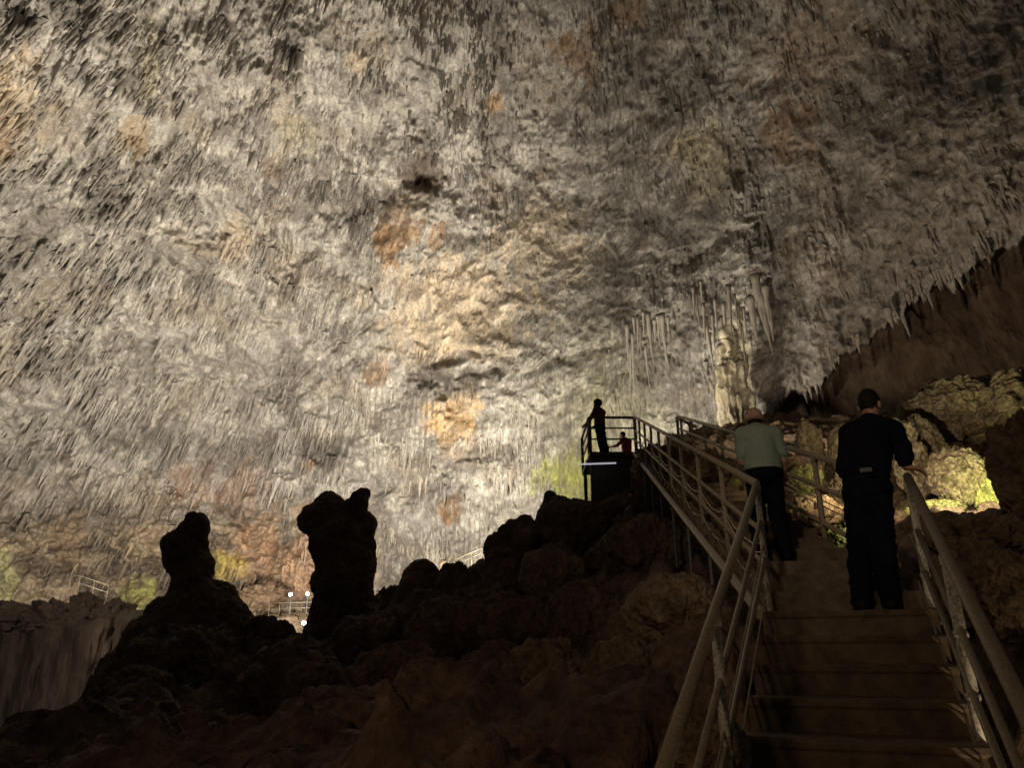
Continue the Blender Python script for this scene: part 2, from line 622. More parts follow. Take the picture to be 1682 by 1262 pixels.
M_belt = plain_mat('grey_leather', (0.02, 0.02, 0.024), (0.035, 0.035, 0.04), 40, 0.5)

# ------------------------------------------------------------------ the great vault (wall and ceiling of the cave)


def poly_dist(px, py, pts):
    """distance in pixels from (px,py) to a polyline"""
    best = np.full(px.shape, 1e9, F32)
    for (x0, y0), (x1, y1) in zip(pts[:-1], pts[1:]):
        dx, dy = x1 - x0, y1 - y0
        t = np.clip(((px - x0) * dx + (py - y0) * dy) / (dx * dx + dy * dy + 1e-6), 0, 1)
        best = np.minimum(best, np.hypot(px - x0 - t * dx, py - y0 - t * dy))
    return best


RCTL = [(-100, -50, 60), (0, 0, 62), (400, 0, 60), (841, 0, 52), (1250, 0, 40), (1682, 0, 31), (841, -200, 44), (200, -200, 50), (1500, -200, 30),
        (0, 400, 78), (400, 400, 74), (841, 400, 58), (1100, 400, 45), (1240, 400, 37), (1450, 400, 31), (1682, 350, 26), (1800, 300, 24),
        (0, 750, 94), (400, 750, 90), (700, 750, 72), (900, 740, 50), (1000, 700, 40), (1100, 680, 34), (1240, 640, 29), (1350, 620, 26),
        (0, 1000, 96), (400, 1000, 93), (640, 980, 78), (900, 850, 48), (1000, 800, 38), (1200, 800, 28), (1500, 520, 25), (1600, 430, 25),
        (0, 1200, 98), (500, 1200, 95), (900, 1200, 50), (1400, 900, 26), (1700, 700, 24), (1700, 1000, 24)]
FRINGE_X = [1180, 1240, 1290, 1340, 1400, 1450, 1500, 1550, 1600, 1640, 1682, 1760, 1900]
FRINGE_Y = [760, 705, 655, 618, 575, 535, 490, 462, 435, 412, 392, 360, 310]


def fringe_y(px):
    return np.interp(px, FRINGE_X, FRINGE_Y)


def blob(px, py, cx, cy, rx, ry, n, sharp=0.5):
    d = np.hypot((px - cx) / rx, (py - cy) / ry) + n * 1.0
    return sstep(-d, -1.0 - sharp * 0.5, -1.0 + sharp * 0.5)


def build_vault():
    daz, dele = 0.080, 0.080
    az = np.arange(-45, 46, daz, dtype=F32)
    el = np.arange(-10, 57, dele, dtype=F32)
    A, E = np.meshgrid(az, el)
    a, e = np.radians(A), np.radians(E)
    dx, dy, dz = np.sin(a) * np.cos(e), np.cos(a) * np.cos(e), np.sin(e)
    # where each direction falls in the photograph, used as a plain surface parametrisation
    zc = dy * CT + dz * ST
    yc = -dy * ST + dz * CT
    zc = np.maximum(zc, 0.25)
    px = 841 + FPX * dx / zc
    py = 631 - FPX * yc / zc
    cx, cy = np.clip(px, -250, 1950), np.clip(py, -350, 1350)
    num = np.zeros_like(A); den = np.full_like(A, 1e-12)
    for (x, y, r) in RCTL:
        w = np.exp(-((cx - x) ** 2 + (cy - y) ** 2) / (2 * 150.0 ** 2)) + 1e-7
        num += w * math.log(r); den += w
    R = np.exp(num / den)
    # warp
    wx = fbm(A / 7, E / 7, 0.3, 3, 11) * 1.6
    wy = fbm(A / 7, E / 7, 5.3, 3, 12) * 1.6
    lean = np.where(A < 0, 0.30 * np.clip(-A / 32, 0, 1), -0.10 * np.clip(A / 30, 0, 1))
    U = A - lean * (E - 20) + wx * 0.35
    V = E + wy * 0.5
    h = np.zeros_like(A)
    # broad hollows and bulges
    h += 1.5 * fbm(A / 11, E / 9, 1.7, 3, 21)
    h += 0.85 * fbm(U / 3.0, V / 3.0, 4.1, 4, 22) + 0.45 * billow(A / 2.6 + 0.3 * wx, E / 2.1 + 0.3 * wy, 14.1, 2, 122)
    m1 = sstep(fbm(A / 6, E / 5, 9.1, 3, 23), -0.25, 0.15)
    m2 = sstep(fbm(A / 4, E / 4, 3.3, 3, 24), -0.35, 0.1)
    # granular instead of icicled area in the middle
    gran = blob(px, py, 780, 490, 170, 110, fbm(A / 4, E / 4, 0, 3, 25), 0.6)
    rightside = sstep(px, 1230, 1330)
    icic = (1 - 0.75 * gran) * (1 - 0.55 * rightside * sstep(-py, -380, -250))
    t1 = teeth(U / 2.6, V / 4.6, 101, 0.5)
    t2 = teeth(U / 1.05, V / 2.3, 111, 0.8)
    t3 = teeth(U / 0.52, V / 1.25, 121, 0.9)
    t4 = teeth(U / 0.27, V / 0.72, 131, 0.95)
    # where the wall is hung with icicles and where it is only crinkled
    bias = 0.30 * sstep(-px, -620, -200) - 0.30 * np.exp(-(((px - 850) / 300) ** 2 + ((py - 470) / 260) ** 2)) + 0.1 * sstep(px, 1150, 1250)
    st = sstep(fbm(A / 7, E / 6, 31.0, 4, 71) + bias, -0.22, 0.24)
    h += icic * ((0.9 * t1 * m1 + 0.85 * t2 * m2) * (0.25 + 0.75 * st) + 0.50 * t3 * (0.2 + 0.8 * st) + 0.22 * t4 * (0.3 + 0.7 * st))
    cr = billow(A / 1.5 + wx * 0.4, E / 1.2 + wy * 0.4, 21.0, 4, 72, 0.55)
    h += (1 - st) * (1 - gran) * (0.24 * cr + 0.20 * domes(A / 0.8, E / 0.8, A * 0 + 0.5, 73))
    # irregular terraces: lips that jut out with a recess under each
    T = -E / 7.5 + 1.4 * fbm(A / 9, E / 9, 41.0, 4, 74) + 0.012 * A
    fr = T - np.floor(T)
    h += 0.55 * fr * sstep(1.0 - fr, 0.0, 0.10) * sstep(fbm(A / 6, E / 5, 44.0, 3, 75), -0.1, 0.3)
    # fluted curtains
    for (qx, qy, rx, ry, per) in ((910, 655, 45, 52, 0.34), (948, 690, 20, 40, 0.3), (490, 215, 34, 36, 0.4), (255, 90, 26, 46, 0.4), (1190, 560, 60, 110, 0.42), (1130, 560, 36, 80, 0.38),
                                  (1050, 580, 40, 90, 0.36), (1060, 200, 30, 130, 0.5), (700, 690, 26, 60, 0.4), (620, 720, 30, 60, 0.4), (760, 880, 60, 60, 0.36), (1010, 470, 30, 60, 0.4),
                                  (1470, 300, 120, 70, 0.9), (1330, 360, 60, 100, 0.7), (860, 200, 30, 70, 0.45)):
        mk = blob(px, py, qx, qy, rx, ry, 0.4 * fbm(A / 1.2, E / 2.0, 3, 3, 76), 0.5)
        h += mk * (0.26 + 0.22 * np.abs(np.sin(math.pi * (A + 0.12 * wx) / per)) ** 0.8)
    h += (0.10 - 0.05 * gran) * billow(U / 0.5, V / 0.6, 2.2, 4, 31, 0.6)
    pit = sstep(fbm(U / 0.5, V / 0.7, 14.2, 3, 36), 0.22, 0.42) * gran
    h -= 0.16 * pit
    h += 0.05 * fbm(U / 0.22, V / 0.45, 7.7, 2, 33)
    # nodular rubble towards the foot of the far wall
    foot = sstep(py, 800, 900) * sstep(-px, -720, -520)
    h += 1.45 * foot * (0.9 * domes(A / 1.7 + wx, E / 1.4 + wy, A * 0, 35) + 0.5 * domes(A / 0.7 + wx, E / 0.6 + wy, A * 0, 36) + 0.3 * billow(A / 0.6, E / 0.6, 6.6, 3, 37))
    # ledges and clefts
    clefts = [([(690, 620), (740, 632), (800, 600), (860, 612), (930, 585), (1005, 562)], 12, 0.75),
              ([(690, 600), (745, 580), (800, 577), (850, 590)], 8, 0.7),
              ([(725, 640), (745, 665)], 12, 0.9),
              ([(1110, 440), (1160, 410), (1215, 370)], 8, 0.8),
              ([(550, 350), (600, 335), (650, 300), (690, 285)], 20, 0.8),
              ([(688, 195), (692, 250), (698, 295)], 14, 1.1),
              
              ([(440, 660), (560, 560), (650, 520)], 7, 0.55),
              ([(720, 770), (780, 740), (850, 748)], 9, 0.7),
              ([(480, 750), (540, 735), (590, 745)], 15, 0.7),
              ([(60, 720), (110, 715)], 10, 0.5), ([(355, 320), (372, 385)], 9, 0.5),
              ([(700, 800), (760, 800)], 7, 0.5), ([(1090, 660), (1160, 700), (1180, 640)], 20, 0.7),
              ([(880, 60), (905, 150)], 10, 0.5), ([(1030, 60), (1050, 260), (1065, 360)], 12, 0.5),
              ([(1240, 240), (1265, 400), (1275, 560), (1290, 640)], 20, 0.5),
              ([(1540, 40), (1550, 200), (1590, 330)], 8, 0.45),
              ([(20, 860), (60, 900)], 12, 0.8), ([(380, 830), (420, 900)], 9, 0.5),
              ([(560, 830), (640, 800)], 9, 0.5)]
    jx = px + 14 * fbm(A / 1.5, E / 1.5, 2, 3, 41)
    jy = py + 14 * fbm(A / 1.5, E / 1.5, 6, 3, 42)
    for pts, w, amp in clefts:
        d = poly_dist(jx, jy, pts)
        h -= amp * 1.5 * np.exp(-(d / w) ** 2)
        d2 = poly_dist(jx, jy + w * 2.0, pts)
        h += amp * 0.5 * np.exp(-(d2 / (w * 1.4)) ** 2)
    # the rib that runs down the wall and shades what lies right of it
    d = poly_dist(jx, jy, [(1010, -150), (1040, 60), (1110, 230), (1190, 330), (1222, 470), (1228, 640)])
    h += 0.7 * np.exp(-(d / 46) ** 2) + 0.25 * np.exp(-(d / 18) ** 2)
    # overhanging edge on the right, smooth brown wall beneath it
    fy = fringe_y(px) + 14 * fbm(A / 0.9, E * 0 + 1, 3, 3, 44) + 22 * fbm(A / 3.1, E * 0 + 1, 8, 2, 144) + 16 * (teeth(U / 0.8, V * 0 + 0.3, 141, 0.9))
    below = sstep(py - fy, 0, 9) * sstep(px, 1215, 1290)
    under = sstep(py - fy, 0, 60) * sstep(px, 1215, 1300)
    h = h * (1 - 0.9 * below)
    h -= below * (2.6 + 3.0 * under)
    smooth = 0.9 * fbm(A / 6, E / 5, 3.9, 3, 45) + 0.18 * fbm((A + E * 0.5) / 1.0, E / 4, 3.9, 3, 46)
    bigr = np.exp(-(((px - 1500) / 120) ** 2 + ((py - 560) / 60) ** 2)) * 1.8
    h += below * (smooth + bigr)
    h = h * (1 - 0.30 * sstep(px, 700, 900) * (1 - below))
    r = R * (1 - np.radians(h))
    X, Y, Z = r * dx, r * dy, 1.6 + r * dz
    # icicles hang: what stands proud is also drawn downwards where the surface leans over
    ovh = sstep(E, 12, 40)
    Z = Z - ovh * np.radians(np.clip(h, 0, 2)) * R * 0.35
    V3 = np.stack([X, Y, Z], -1).reshape(-1, 3)

    # mineral colours and stains of the stone, with some painted shade
    n1 = fbm(U / 2.0, V / 3.2, 8.8, 4, 51)
    n2 = st * fbm(U / 0.55, V / 1.5, 1.8, 3, 52) + (1 - st) * fbm(A / 0.8, E / 0.75, 1.8, 4, 152)
    n1 = st * n1 + (1 - st) * fbm(A / 2.6, E / 2.2, 8.8, 5, 151)
    n3 = fbm(A / 8, E / 7, 2.5, 3, 53)
    base = np.array([0.43, 0.39, 0.33], F32)
    pale = np.array([0.52, 0.47, 0.395], F32)
    grey = np.array([0.325, 0.290, 0.243], F32)
    k = sstep(n1 + 0.5 * n2, -0.30, 0.30)[..., None]
    col = grey * (1 - k) + base * k
    k = (sstep(n2 + 0.5 * n1 + 0.4 * n3, 0.05, 0.45))[..., None]
    col = col * (1 - k) + pale * k
    nb = 0.65 * fbm(A / 1.5, E / 1.9, 4.4, 5, 54) + 0.5 * fbm(U / 0.5, V / 1.9, 4.4, 3, 154)
    nm = 0.9 + 0.5 * fbm(A / 0.7, E / 0.9, 9.4, 4, 155)
    # smoky grey and brownish drifts, and a fine speckle
    k = (0.75 * sstep(fbm(A / 3.8, E / 3.2, 12.1, 4, 55), 0.10, 0.50))[..., None]
    col = col * (1 - k) + np.array([0.23, 0.20, 0.165], F32) * k
    k = (0.55 * sstep(fbm(A / 5.5, E / 4.2, 16.1, 4, 56), 0.12, 0.5))[..., None]
    col = col * (1 - k) + np.array([0.37, 0.30, 0.225], F32) * k
    k = (0.45 * sstep(fbm(A / 3.1, E / 2.6, 21.1, 4, 57), 0.15, 0.5))[..., None]
    col = col * (1 - k) + np.array([0.60, 0.55, 0.48], F32) * k
    sp = fbm(A / 0.3, E / 0.42, 3.1, 3, 58)
    col = col * (1 + 0.24 * sp)[..., None]
    s2 = fbm(U / 0.16, V / 0.62, 3.1, 3, 59)
    col = col * (1 + 0.24 * s2 * (0.25 + 0.75 * st) * (1 - 0.5 * gran))[..., None]
    col = col * (1 - 0.3 * pit)[..., None]  # shade inside the pits, put into the colour

    def stone_tint(cx_, cy_, rx, ry, c, amt, sharp=0.6):
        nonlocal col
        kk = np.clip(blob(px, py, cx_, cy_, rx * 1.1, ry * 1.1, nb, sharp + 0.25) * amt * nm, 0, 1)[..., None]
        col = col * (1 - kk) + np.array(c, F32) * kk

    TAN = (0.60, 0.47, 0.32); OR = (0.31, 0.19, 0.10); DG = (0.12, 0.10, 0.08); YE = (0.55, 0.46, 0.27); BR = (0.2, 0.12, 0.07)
    stone_tint(755, 500, 95, 75, TAN, 0.85, 0.5)
    stone_tint(905, 400, 60, 65, TAN, 0.55, 0.7)
    stone_tint(700, 560, 60, 40, TAN, 0.5, 0.7)
    stone_tint(657, 372, 30, 40, OR, 0.95, 0.3)
    stone_tint(717, 385, 17, 24, OR, 0.85, 0.3)
    stone_tint(952, 85, 34, 42, OR, 0.75, 0.4)
    stone_tint(1025, 10, 25, 25, OR, 0.7, 0.4)
    stone_tint(1295, 205, 42, 55, (0.34, 0.2, 0.11), 0.7, 0.6)
    stone_tint(1330, 60, 60, 60, (0.4, 0.28, 0.18), 0.6, 0.8)
    stone_tint(745, 690, 34, 42, (0.62, 0.40, 0.19), 0.8, 0.5)
    stone_tint(735, 838, 14, 20, OR, 0.95, 0.2)
    stone_tint(812, 165, 16, 20, (0.6, 0.38, 0.2), 0.8, 0.4)
    stone_tint(590, 100, 15, 15, TAN, 0.7, 0.4)
    stone_tint(20, 165, 55, 80, TAN, 0.75, 0.5)
    stone_tint(15, 225, 30, 30, OR, 0.5, 0.5)
    stone_tint(250, 95, 22, 45, (0.5, 0.44, 0.30), 0.6, 0.4)
    stone_tint(490, 215, 30, 28, (0.42, 0.36, 0.25), 0.7, 0.4)
    stone_tint(225, 215, 20, 25, (0.45, 0.32, 0.17), 0.6, 0.4)
    stone_tint(385, 395, 20, 30, TAN, 0.6, 0.5)
    stone_tint(800, 310, 26, 30, (0.24, 0.17, 0.11), 0.5, 0.6)
    stone_tint(690, 275, 34, 36, (0.13, 0.095, 0.065), 0.9, 0.5)
    stone_tint(625, 610, 18, 14, OR, 0.7, 0.4)
    stone_tint(450, 270, 15, 20, OR, 0.4, 0.4)
    stone_tint(885, 290, 12, 8, OR, 0.6, 0.4)
    stone_tint(820, 115, 26, 45, DG, 0.5, 0.6)
    stone_tint(600, 325, 62, 30, DG, 0.75, 0.6)  # dark grey laid over the clefts and pockets
    stone_tint(530, 740, 55, 22, DG, 0.75, 0.5)
    stone_tint(505, 762, 22, 8, OR, 0.7, 0.4)
    stone_tint(728, 622, 52, 26, DG, 0.85, 0.5)
    stone_tint(850, 605, 90, 14, DG, 0.5, 0.6)
    stone_tint(810, 745, 50, 16, DG, 0.6, 0.6)
    stone_tint(730, 805, 40, 14, DG, 0.6, 0.6)
    stone_tint(500, 840, 26, 12, OR, 0.7, 0.4)
    stone_tint(320, 800, 35, 40, (0.36, 0.22, 0.14), 0.7, 0.6)
    stone_tint(395, 830, 45, 60, (0.36, 0.23, 0.16), 0.6, 0.6)
    stone_tint(350, 760, 30, 40, DG, 0.5, 0.6)
    stone_tint(190, 930, 280, 85, (0.27, 0.205, 0.14), 0.7, 0.8)
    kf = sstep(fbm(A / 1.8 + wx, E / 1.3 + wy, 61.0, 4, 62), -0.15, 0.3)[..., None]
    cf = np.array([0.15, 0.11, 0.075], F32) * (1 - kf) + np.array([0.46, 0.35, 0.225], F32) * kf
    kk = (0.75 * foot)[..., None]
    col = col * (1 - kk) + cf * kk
    stone_tint(115, 880, 30, 35, (0.5, 0.34, 0.2), 0.7, 0.5)
    stone_tint(140, 860, 60, 60, DG, 0.5, 0.7)
    stone_tint(475, 930, 70, 60, (0.55, 0.34, 0.2), 0.7, 0.6)
    stone_tint(1060, 600, 40, 70, DG, 0.45, 0.7)
    stone_tint(1160, 660, 26, 60, DG, 0.6, 0.6)
    stone_tint(1270, 480, 25, 130, DG, 0.45, 0.7)
    stone_tint(1380, 480, 40, 45, DG, 0.5, 0.7)
    stone_tint(1145, 260, 35, 55, YE, 0.5, 0.6)
    stone_tint(1215, 570, 16, 60, YE, 0.7, 0.5)
    # algae grown around the lamp by the platform, and at far lamps
    MO = (0.46, 0.45, 0.15)
    stone_tint(950, 785, 42, 36, MO, 0.9, 0.7)
    stone_tint(985, 700, 14, 60, (0.5, 0.48, 0.2), 0.5, 0.7)
    stone_tint(230, 985, 30, 22, (0.5, 0.48, 0.16), 0.8, 0.5)
    stone_tint(2, 950, 26, 46, (0.55, 0.53, 0.25), 0.7, 0.5)
    stone_tint(370, 935, 28, 18, (0.55, 0.42, 0.12), 0.8, 0.5)
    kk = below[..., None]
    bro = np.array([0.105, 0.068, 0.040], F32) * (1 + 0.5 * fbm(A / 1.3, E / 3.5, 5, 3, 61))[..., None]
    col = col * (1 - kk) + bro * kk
    shade_r = (0.30 * sstep(px, 1240, 1420) * (1 - below))[..., None]  # right of the rib, shade is mixed into the colour
    col = col * (1 - shade_r) + np.array([0.2, 0.155, 0.115], F32) * shade_r
    col = np.clip(col, 0.01, 0.9)
    q = grid_quads(A.shape[0], A.shape[1])
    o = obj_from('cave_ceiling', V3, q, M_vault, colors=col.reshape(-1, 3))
    tag(o, kind='structure')

    # the countless small icicles that hang all over the vault
    rg = np.random.default_rng(5)
    prob = (0.06 + 0.94 * st) * (1 - 0.85 * gran) * (1 - below) * (1 - 0.8 * foot) * sstep(fbm(A / 2.4, E / 2.4, 77.0, 3, 81), -0.25, 0.25)
    prob = prob * ((px > -40) & (px < 1722) & (py > -60) & (py < 960)) * (0.35 + 0.65 * sstep(-px, -1150, -500))
    pf = prob.ravel().astype(np.float64)
    n = 9000
    idx = rg.choice(pf.size, n, replace=False, p=pf / pf.sum())
    L = np.clip(np.exp(rg.normal(-0.55, 0.45, n)), 0.25, 2.0) * np.pi / 180 * R.ravel()[idx]
    rad = L * rg.uniform(0.09, 0.17, n)
    base = V3[idx]
    aa = a.ravel()[idx]
    tang = np.stack([np.cos(aa), -np.sin(aa), np.zeros(n)], -1)
    inw = np.stack([dx, dy, dz], -1).reshape(-1, 3)[idx]
    axis = np.array([0, 0, -1.0]) - tang * (lean.ravel()[idx] * 1.1 + rg.normal(0, 0.05, n))[:, None] - inw * 0.12
    K, S = 4, 6
    vv = np.zeros((n, K * S + 1, 3), F32)
    for k, (t, w) in enumerate(((-0.15, 1.25), (0.18, 0.92), (0.52, 0.6), (0.8, 0.3))):
        c = base + inw * (rad * 0.25)[:, None] + axis * (L * t)[:, None]
        for j in range(S):
            an = 2 * math.pi * j / S + rg.uniform(0, 0.6, n)
            wj = w * rad * rg.uniform(0.75, 1.25, n)
            vv[:, k * S + j] = c + tang * (np.cos(an) * wj)[:, None] + inw * (np.sin(an) * wj)[:, None]
    vv[:, -1] = base + inw * (rad * 0.25)[:, None] + axis * L[:, None]
    q1 = [(k * S + j, k * S + (j + 1) % S, (k + 1) * S + (j + 1) % S, (k + 1) * S + j) for k in range(K - 1) for j in range(S)]
    t1_ = [((K - 1) * S + j, (K - 1) * S + (j + 1) % S, K * S) for j in range(S)]
    off = (np.arange(n) * (K * S + 1))[:, None, None]
    qq = (np.array(q1)[None] + off).reshape(-1, 4)
    tq = (np.array(t1_)[None] + off).reshape(-1, 3)
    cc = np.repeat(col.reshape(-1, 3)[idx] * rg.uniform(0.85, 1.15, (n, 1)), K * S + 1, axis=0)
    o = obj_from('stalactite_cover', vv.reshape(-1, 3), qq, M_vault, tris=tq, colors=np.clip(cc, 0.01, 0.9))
    tag(o, 'dense cover of countless tiny stalactites hanging all over the pale cave vault', 'stalactites', None, 'stuff')
    return R


build_vault()

# ------------------------------------------------------------------ flight geometry needed by the ground
UPDIR = 0.4495 / 0.986                       # slope of the lower flight
D1 = Vector((0.4074, 0.9133, 0.0)).normalized()
R1 = Vector((D1.y, -D1.x, 0))
BEND = P(1243, 795, 6.0)                     # top of the railing post where the stairs bend
RAILH = 0.99
FOOT = BEND - Vector((0, 0, RAILH))          # left edge of the stairs at the bend
PLAT = P(1042, 685, 20.0)                    # railing corner of the viewing platform
d2 = PLAT - BEND
D2 = Vector((d2.x, d2.y, 0)).normalized()
R2 = Vector((D2.y, -D2.x, 0))
LEN2 = Vector((d2.x, d2.y, 0)).length
RISE2 = d2.z
WID1, WID2 = 1.05, 1.08
RISER, GO1 = 0.17, 0.17 / UPDIR


def tps(pts):
    """thin-plate surface through ground points"""
    p = np.array([[q.x, q.y, q.z] for q in pts], np.float64)
    n = len(p)
    d = np.hypot(p[:, None, 0] - p[None, :, 0], p[:, None, 1] - p[None, :, 1])
    K = np.where(d > 0, d * d * np.log(d + 1e-9), 0) + np.eye(n) * 0.3
    Q = np.concatenate([np.ones((n, 1)), p[:, :2]], 1)
    M = np.block([[K, Q], [Q.T, np.zeros((3, 3))]])
    s = np.linalg.solve(M, np.concatenate([p[:, 2], np.zeros(3)]))

    def f(x, y):
        z = s[n] + s[n + 1] * x + s[n + 2] * y
        for i in range(n):
            r2 = (x - p[i, 0]) ** 2 + (y - p[i, 1]) ** 2 + 1e-9
            z = z + s[i] * 0.5 * r2 * np.log(r2)
        return z
    return f


def stair_pts(side, drop):
    out = []
    for s in np.arange(-4.2, 0.1, 0.7):
        b = FOOT + D1 * float(s) + Vector((0, 0, float(s) * UPDIR - drop))
        out.append(b + (R1 * (WID1 + 0.1) if side > 0 else -R1 * 0.1))
    for s in np.arange(1.2, LEN2, 1.6):
        b = FOOT + D2 * float(s) + Vector((0, 0, float(s) * RISE2 / LEN2 - drop - 0.05 * s))
        out.append(b + (R2 * (WID2 + 0.1) if side > 0 else -R2 * 0.1))
    return out


def stair_mid(x, y):
    """signed distance to the right of the stairs' centre line (metres)"""
    s1 = (x - FOOT.x) * R1.x + (y - FOOT.y) * R1.y - WID1 / 2
    s2 = (x - FOOT.x) * R2.x + (y - FOOT.y) * R2.y - WID2 / 2
    a2 = (x - FOOT.x) * D2.x + (y - FOOT.y) * D2.y
    return np.where(a2 > 0, s2, s1)


def ground_mesh(name, f, x0, x1, y0, y1, st, amp, seed, keep, mat, parent=None, knob=1.0):
    xs = np.arange(x0, x1, st); ys = np.arange(y0, y1, st)
    X, Y = np.meshgrid(xs, ys)
    Z = f(X, Y)
    wx = X + 0.25 * fbm(X / 0.7, Y / 0.7, Z / 0.7, 3, seed + 7); wy = Y + 0.25 * fbm(X / 0.7, Y / 0.7, Z / 0.7 + 5, 3, seed + 8)
    Z = Z + amp * (0.6 * fbm(X / 1.9, Y / 1.9, Z / 1.9, 3, seed) + knob * (0.95 * domes(wx / 1.25, wy / 1.25, Z / 1.8, seed + 5) + 0.42 * domes(wx / 0.5, wy / 0.5, Z / 0.8, seed + 6))
                   + 0.30 * fbm(X / 0.42, Y / 0.42, Z / 0.42, 4, seed + 12, 0.6) + 0.14 * domes(wx / 0.19, wy / 0.19, Z / 0.3, seed + 16) + 0.05 * fbm(X / 0.1, Y / 0.1, Z / 0.14, 3, seed + 9)) - amp * 0.7 * knob
    sm = stair_mid(X, Y)
    Z = Z - 0.8 * sstep(0.95 - np.abs(sm), 0.0, 0.4)
    Xd = X + amp * 0.35 * fbm(X / 0.8, Y / 0.8, Z / 0.8 + 9, 3, seed + 3)
    Yd = Y + amp * 0.35 * fbm(X / 0.8, Y / 0.8, Z / 0.8 + 19, 3, seed + 4)
    k = keep(X, Y)
    q = grid_quads(*X.shape)
    kk = k.ravel()
    q = q[kk[q].all(1)]
    used = np.zeros(X.size, bool); used[q.ravel()] = True
    mp = np.cumsum(used) - 1
    V = np.stack([Xd, Yd, Z], -1).reshape(-1, 3)[used]
    o = obj_from(name, V, mp[q], mat, parent)
    return tag(o, kind='structure')


left_pts = [P(-60, 1330, 7), P(80, 1275, 7.5), P(150, 1165, 10), P(235, 1070, 15), P(390, 1060, 16), P(440, 1065, 17), P(505, 1110, 18), P(500, 1120, 14), P(470, 1090, 20),
            P(560, 1030, 20), P(625, 1005, 20), P(655, 1045, 17.5), P(760, 1020, 16.5), P(870, 950, 17), P(960, 880, 18), P(1010, 850, 19.5), P(1055, 835, 18.5),
            P(300, 1400, 4.6), P(450, 1280, 5.6), P(700, 1290, 4.6), P(1000, 1300, 3.5), P(860, 1180, 8), P(600, 1220, 8.5), P(1000, 1090, 9.5),
            P(900, 1030, 12.5), P(330, 1240, 9.5), P(740, 1090, 13), P(560, 1120, 13), P(420, 1130, 12), P(1160, 1400, 2.4), P(600, 1500, 2.8)]
left_pts += [P(60, 1420, 9.5), P(110, 1330, 12.5), P(0, 1480, 14), P(165, 1190, 15), P(60, 1400, 19), P(190, 1090, 19), P(-100, 1500, 10), P(-60, 1400, 24), P(215, 1060, 24)]
left_pts += stair_pts(-1, 0.55)
# the ground falls away into the pit behind the ridge
left_pts += [Vector((-16, 27, -7)), Vector((-9, 31, -7)), Vector((-3, 31, -5)), Vector((2, 29, 0)), Vector((-14, 16, -2.5)), Vector((-12, 10, -3)), Vector((4, 26, 2))]
f_left = tps(left_pts)
ground_mesh('rocky_terrain', f_left, -13, 4.6, 0.6, 29, 0.06, 0.62, 300,
            lambda X, Y: (stair_mid(X, Y) < 0.25), M_dark)

right_pts = stair_pts(1, 0.85)
right_pts += [Vector((2.45, 2.7, -0.25)), Vector((2.2, 3.4, 0.0)), P(1090, 760, 18), P(1150, 765, 15), P(1215, 790, 12.5), P(1300, 860, 11), P(1420, 880, 11), P(1400, 925, 8.4), P(1460, 935, 8.8),
              P(1530, 900, 9.4), P(1600, 925, 8.8), P(1570, 960, 7.0), P(1650, 960, 6.2), P(1720, 960, 6.0), P(1640, 1100, 5.4), P(1720, 1090, 5.2), P(1850, 1200, 4.2), Vector((2.95, 3.6, 0.05)), Vector((2.9, 2.8, -0.2)),
              P(1320, 790, 15), P(1480, 840, 13), P(1650, 860, 11), P(1800, 800, 11), P(1250, 740, 20), P(1080, 730, 24), P(1500, 760, 18)]
f_right = tps(right_pts)
ground_mesh('rocky_slope', f_right, 0.6, 14, 1.2, 24, 0.05, 0.42, 400,
            lambda X, Y: (stair_mid(X, Y) > -0.2), M_brown)
# pit floor far below
X, Y = np.meshgrid(np.linspace(-75, 40, 160), np.linspace(24, 110, 130))
Zp = -9.0 - 0.02 * (Y - 24) + 2.2 * fbm(X / 12, Y / 12, 0.0, 5, 71)
tag(obj_from('cave_floor', np.stack([X, Y, Zp], -1).reshape(-1, 3), grid_quads(*X.shape), M_brown), kind='structure')


# ------------------------------------------------------------------ boulders and stalagmites
def stone(name, label, cat, px, py, d, rx, ry, seed, mat, group=None, rz=None, depth=1.0, amp=0.22, nod=0.1, f=1.6, nf=7.0, res=(110, 150), tilt=0.0):
    """a free-standing rock: rounded body, lumpy relief and nodules; rx, ry half sizes in photograph pixels at distance d"""
    c = P(px, py, d)
    a, b = rx * PX(d), ry * PX(d)
    nv, nu = res
    th = np.linspace(0, math.pi, nv, dtype=F32)
    ph = np.linspace(0, 2 * math.pi, nu + 1, dtype=F32)[:-1]
    T, H = np.meshgrid(th, ph, indexing='ij')
    sx, sy, sz = np.sin(T) * np.cos(H), np.sin(T) * np.sin(H), np.cos(T)
    mr = math.sqrt(a * b)
    qx, qy, qz = sx * a / mr, sy * a * depth / mr, sz * b / mr
    g = 1 + amp * fbm(qx * f + seed, qy * f, qz * f * 0.8, 5, seed, 0.55) + nod * (1.5 * domes(qx * nf * 0.55 + seed, qy * nf * 0.55, qz * nf * 0.55, seed + 3) + 0.75 * domes(qx * nf * 1.3 + seed, qy * nf * 1.3, qz * nf * 1.3, seed + 4) - 1.2)
    g = g + 0.018 * fbm(qx * nf * 5, qy * nf * 5, qz * nf * 5 + seed, 2, seed + 7)
    x, y, z = sx * g * a, sy * g * a * depth, sz * g * b
    if tilt:
        ct, st_ = math.cos(tilt), math.sin(tilt)
        x, z = x * ct - z * st_, x * st_ + z * ct
    V = np.stack([x, y, z], -1).reshape(-1, 3)
    i = np.arange((nv - 1) * nu).reshape(nv - 1, nu)
    j = np.roll(i, -1, axis=1)
    q = np.stack([i.ravel(), i.ravel() + nu, j.ravel() + nu, j.ravel()], 1)
    o = obj_from(name, V, q, mat)
    o.location = c
    return tag(o, label, cat, group)


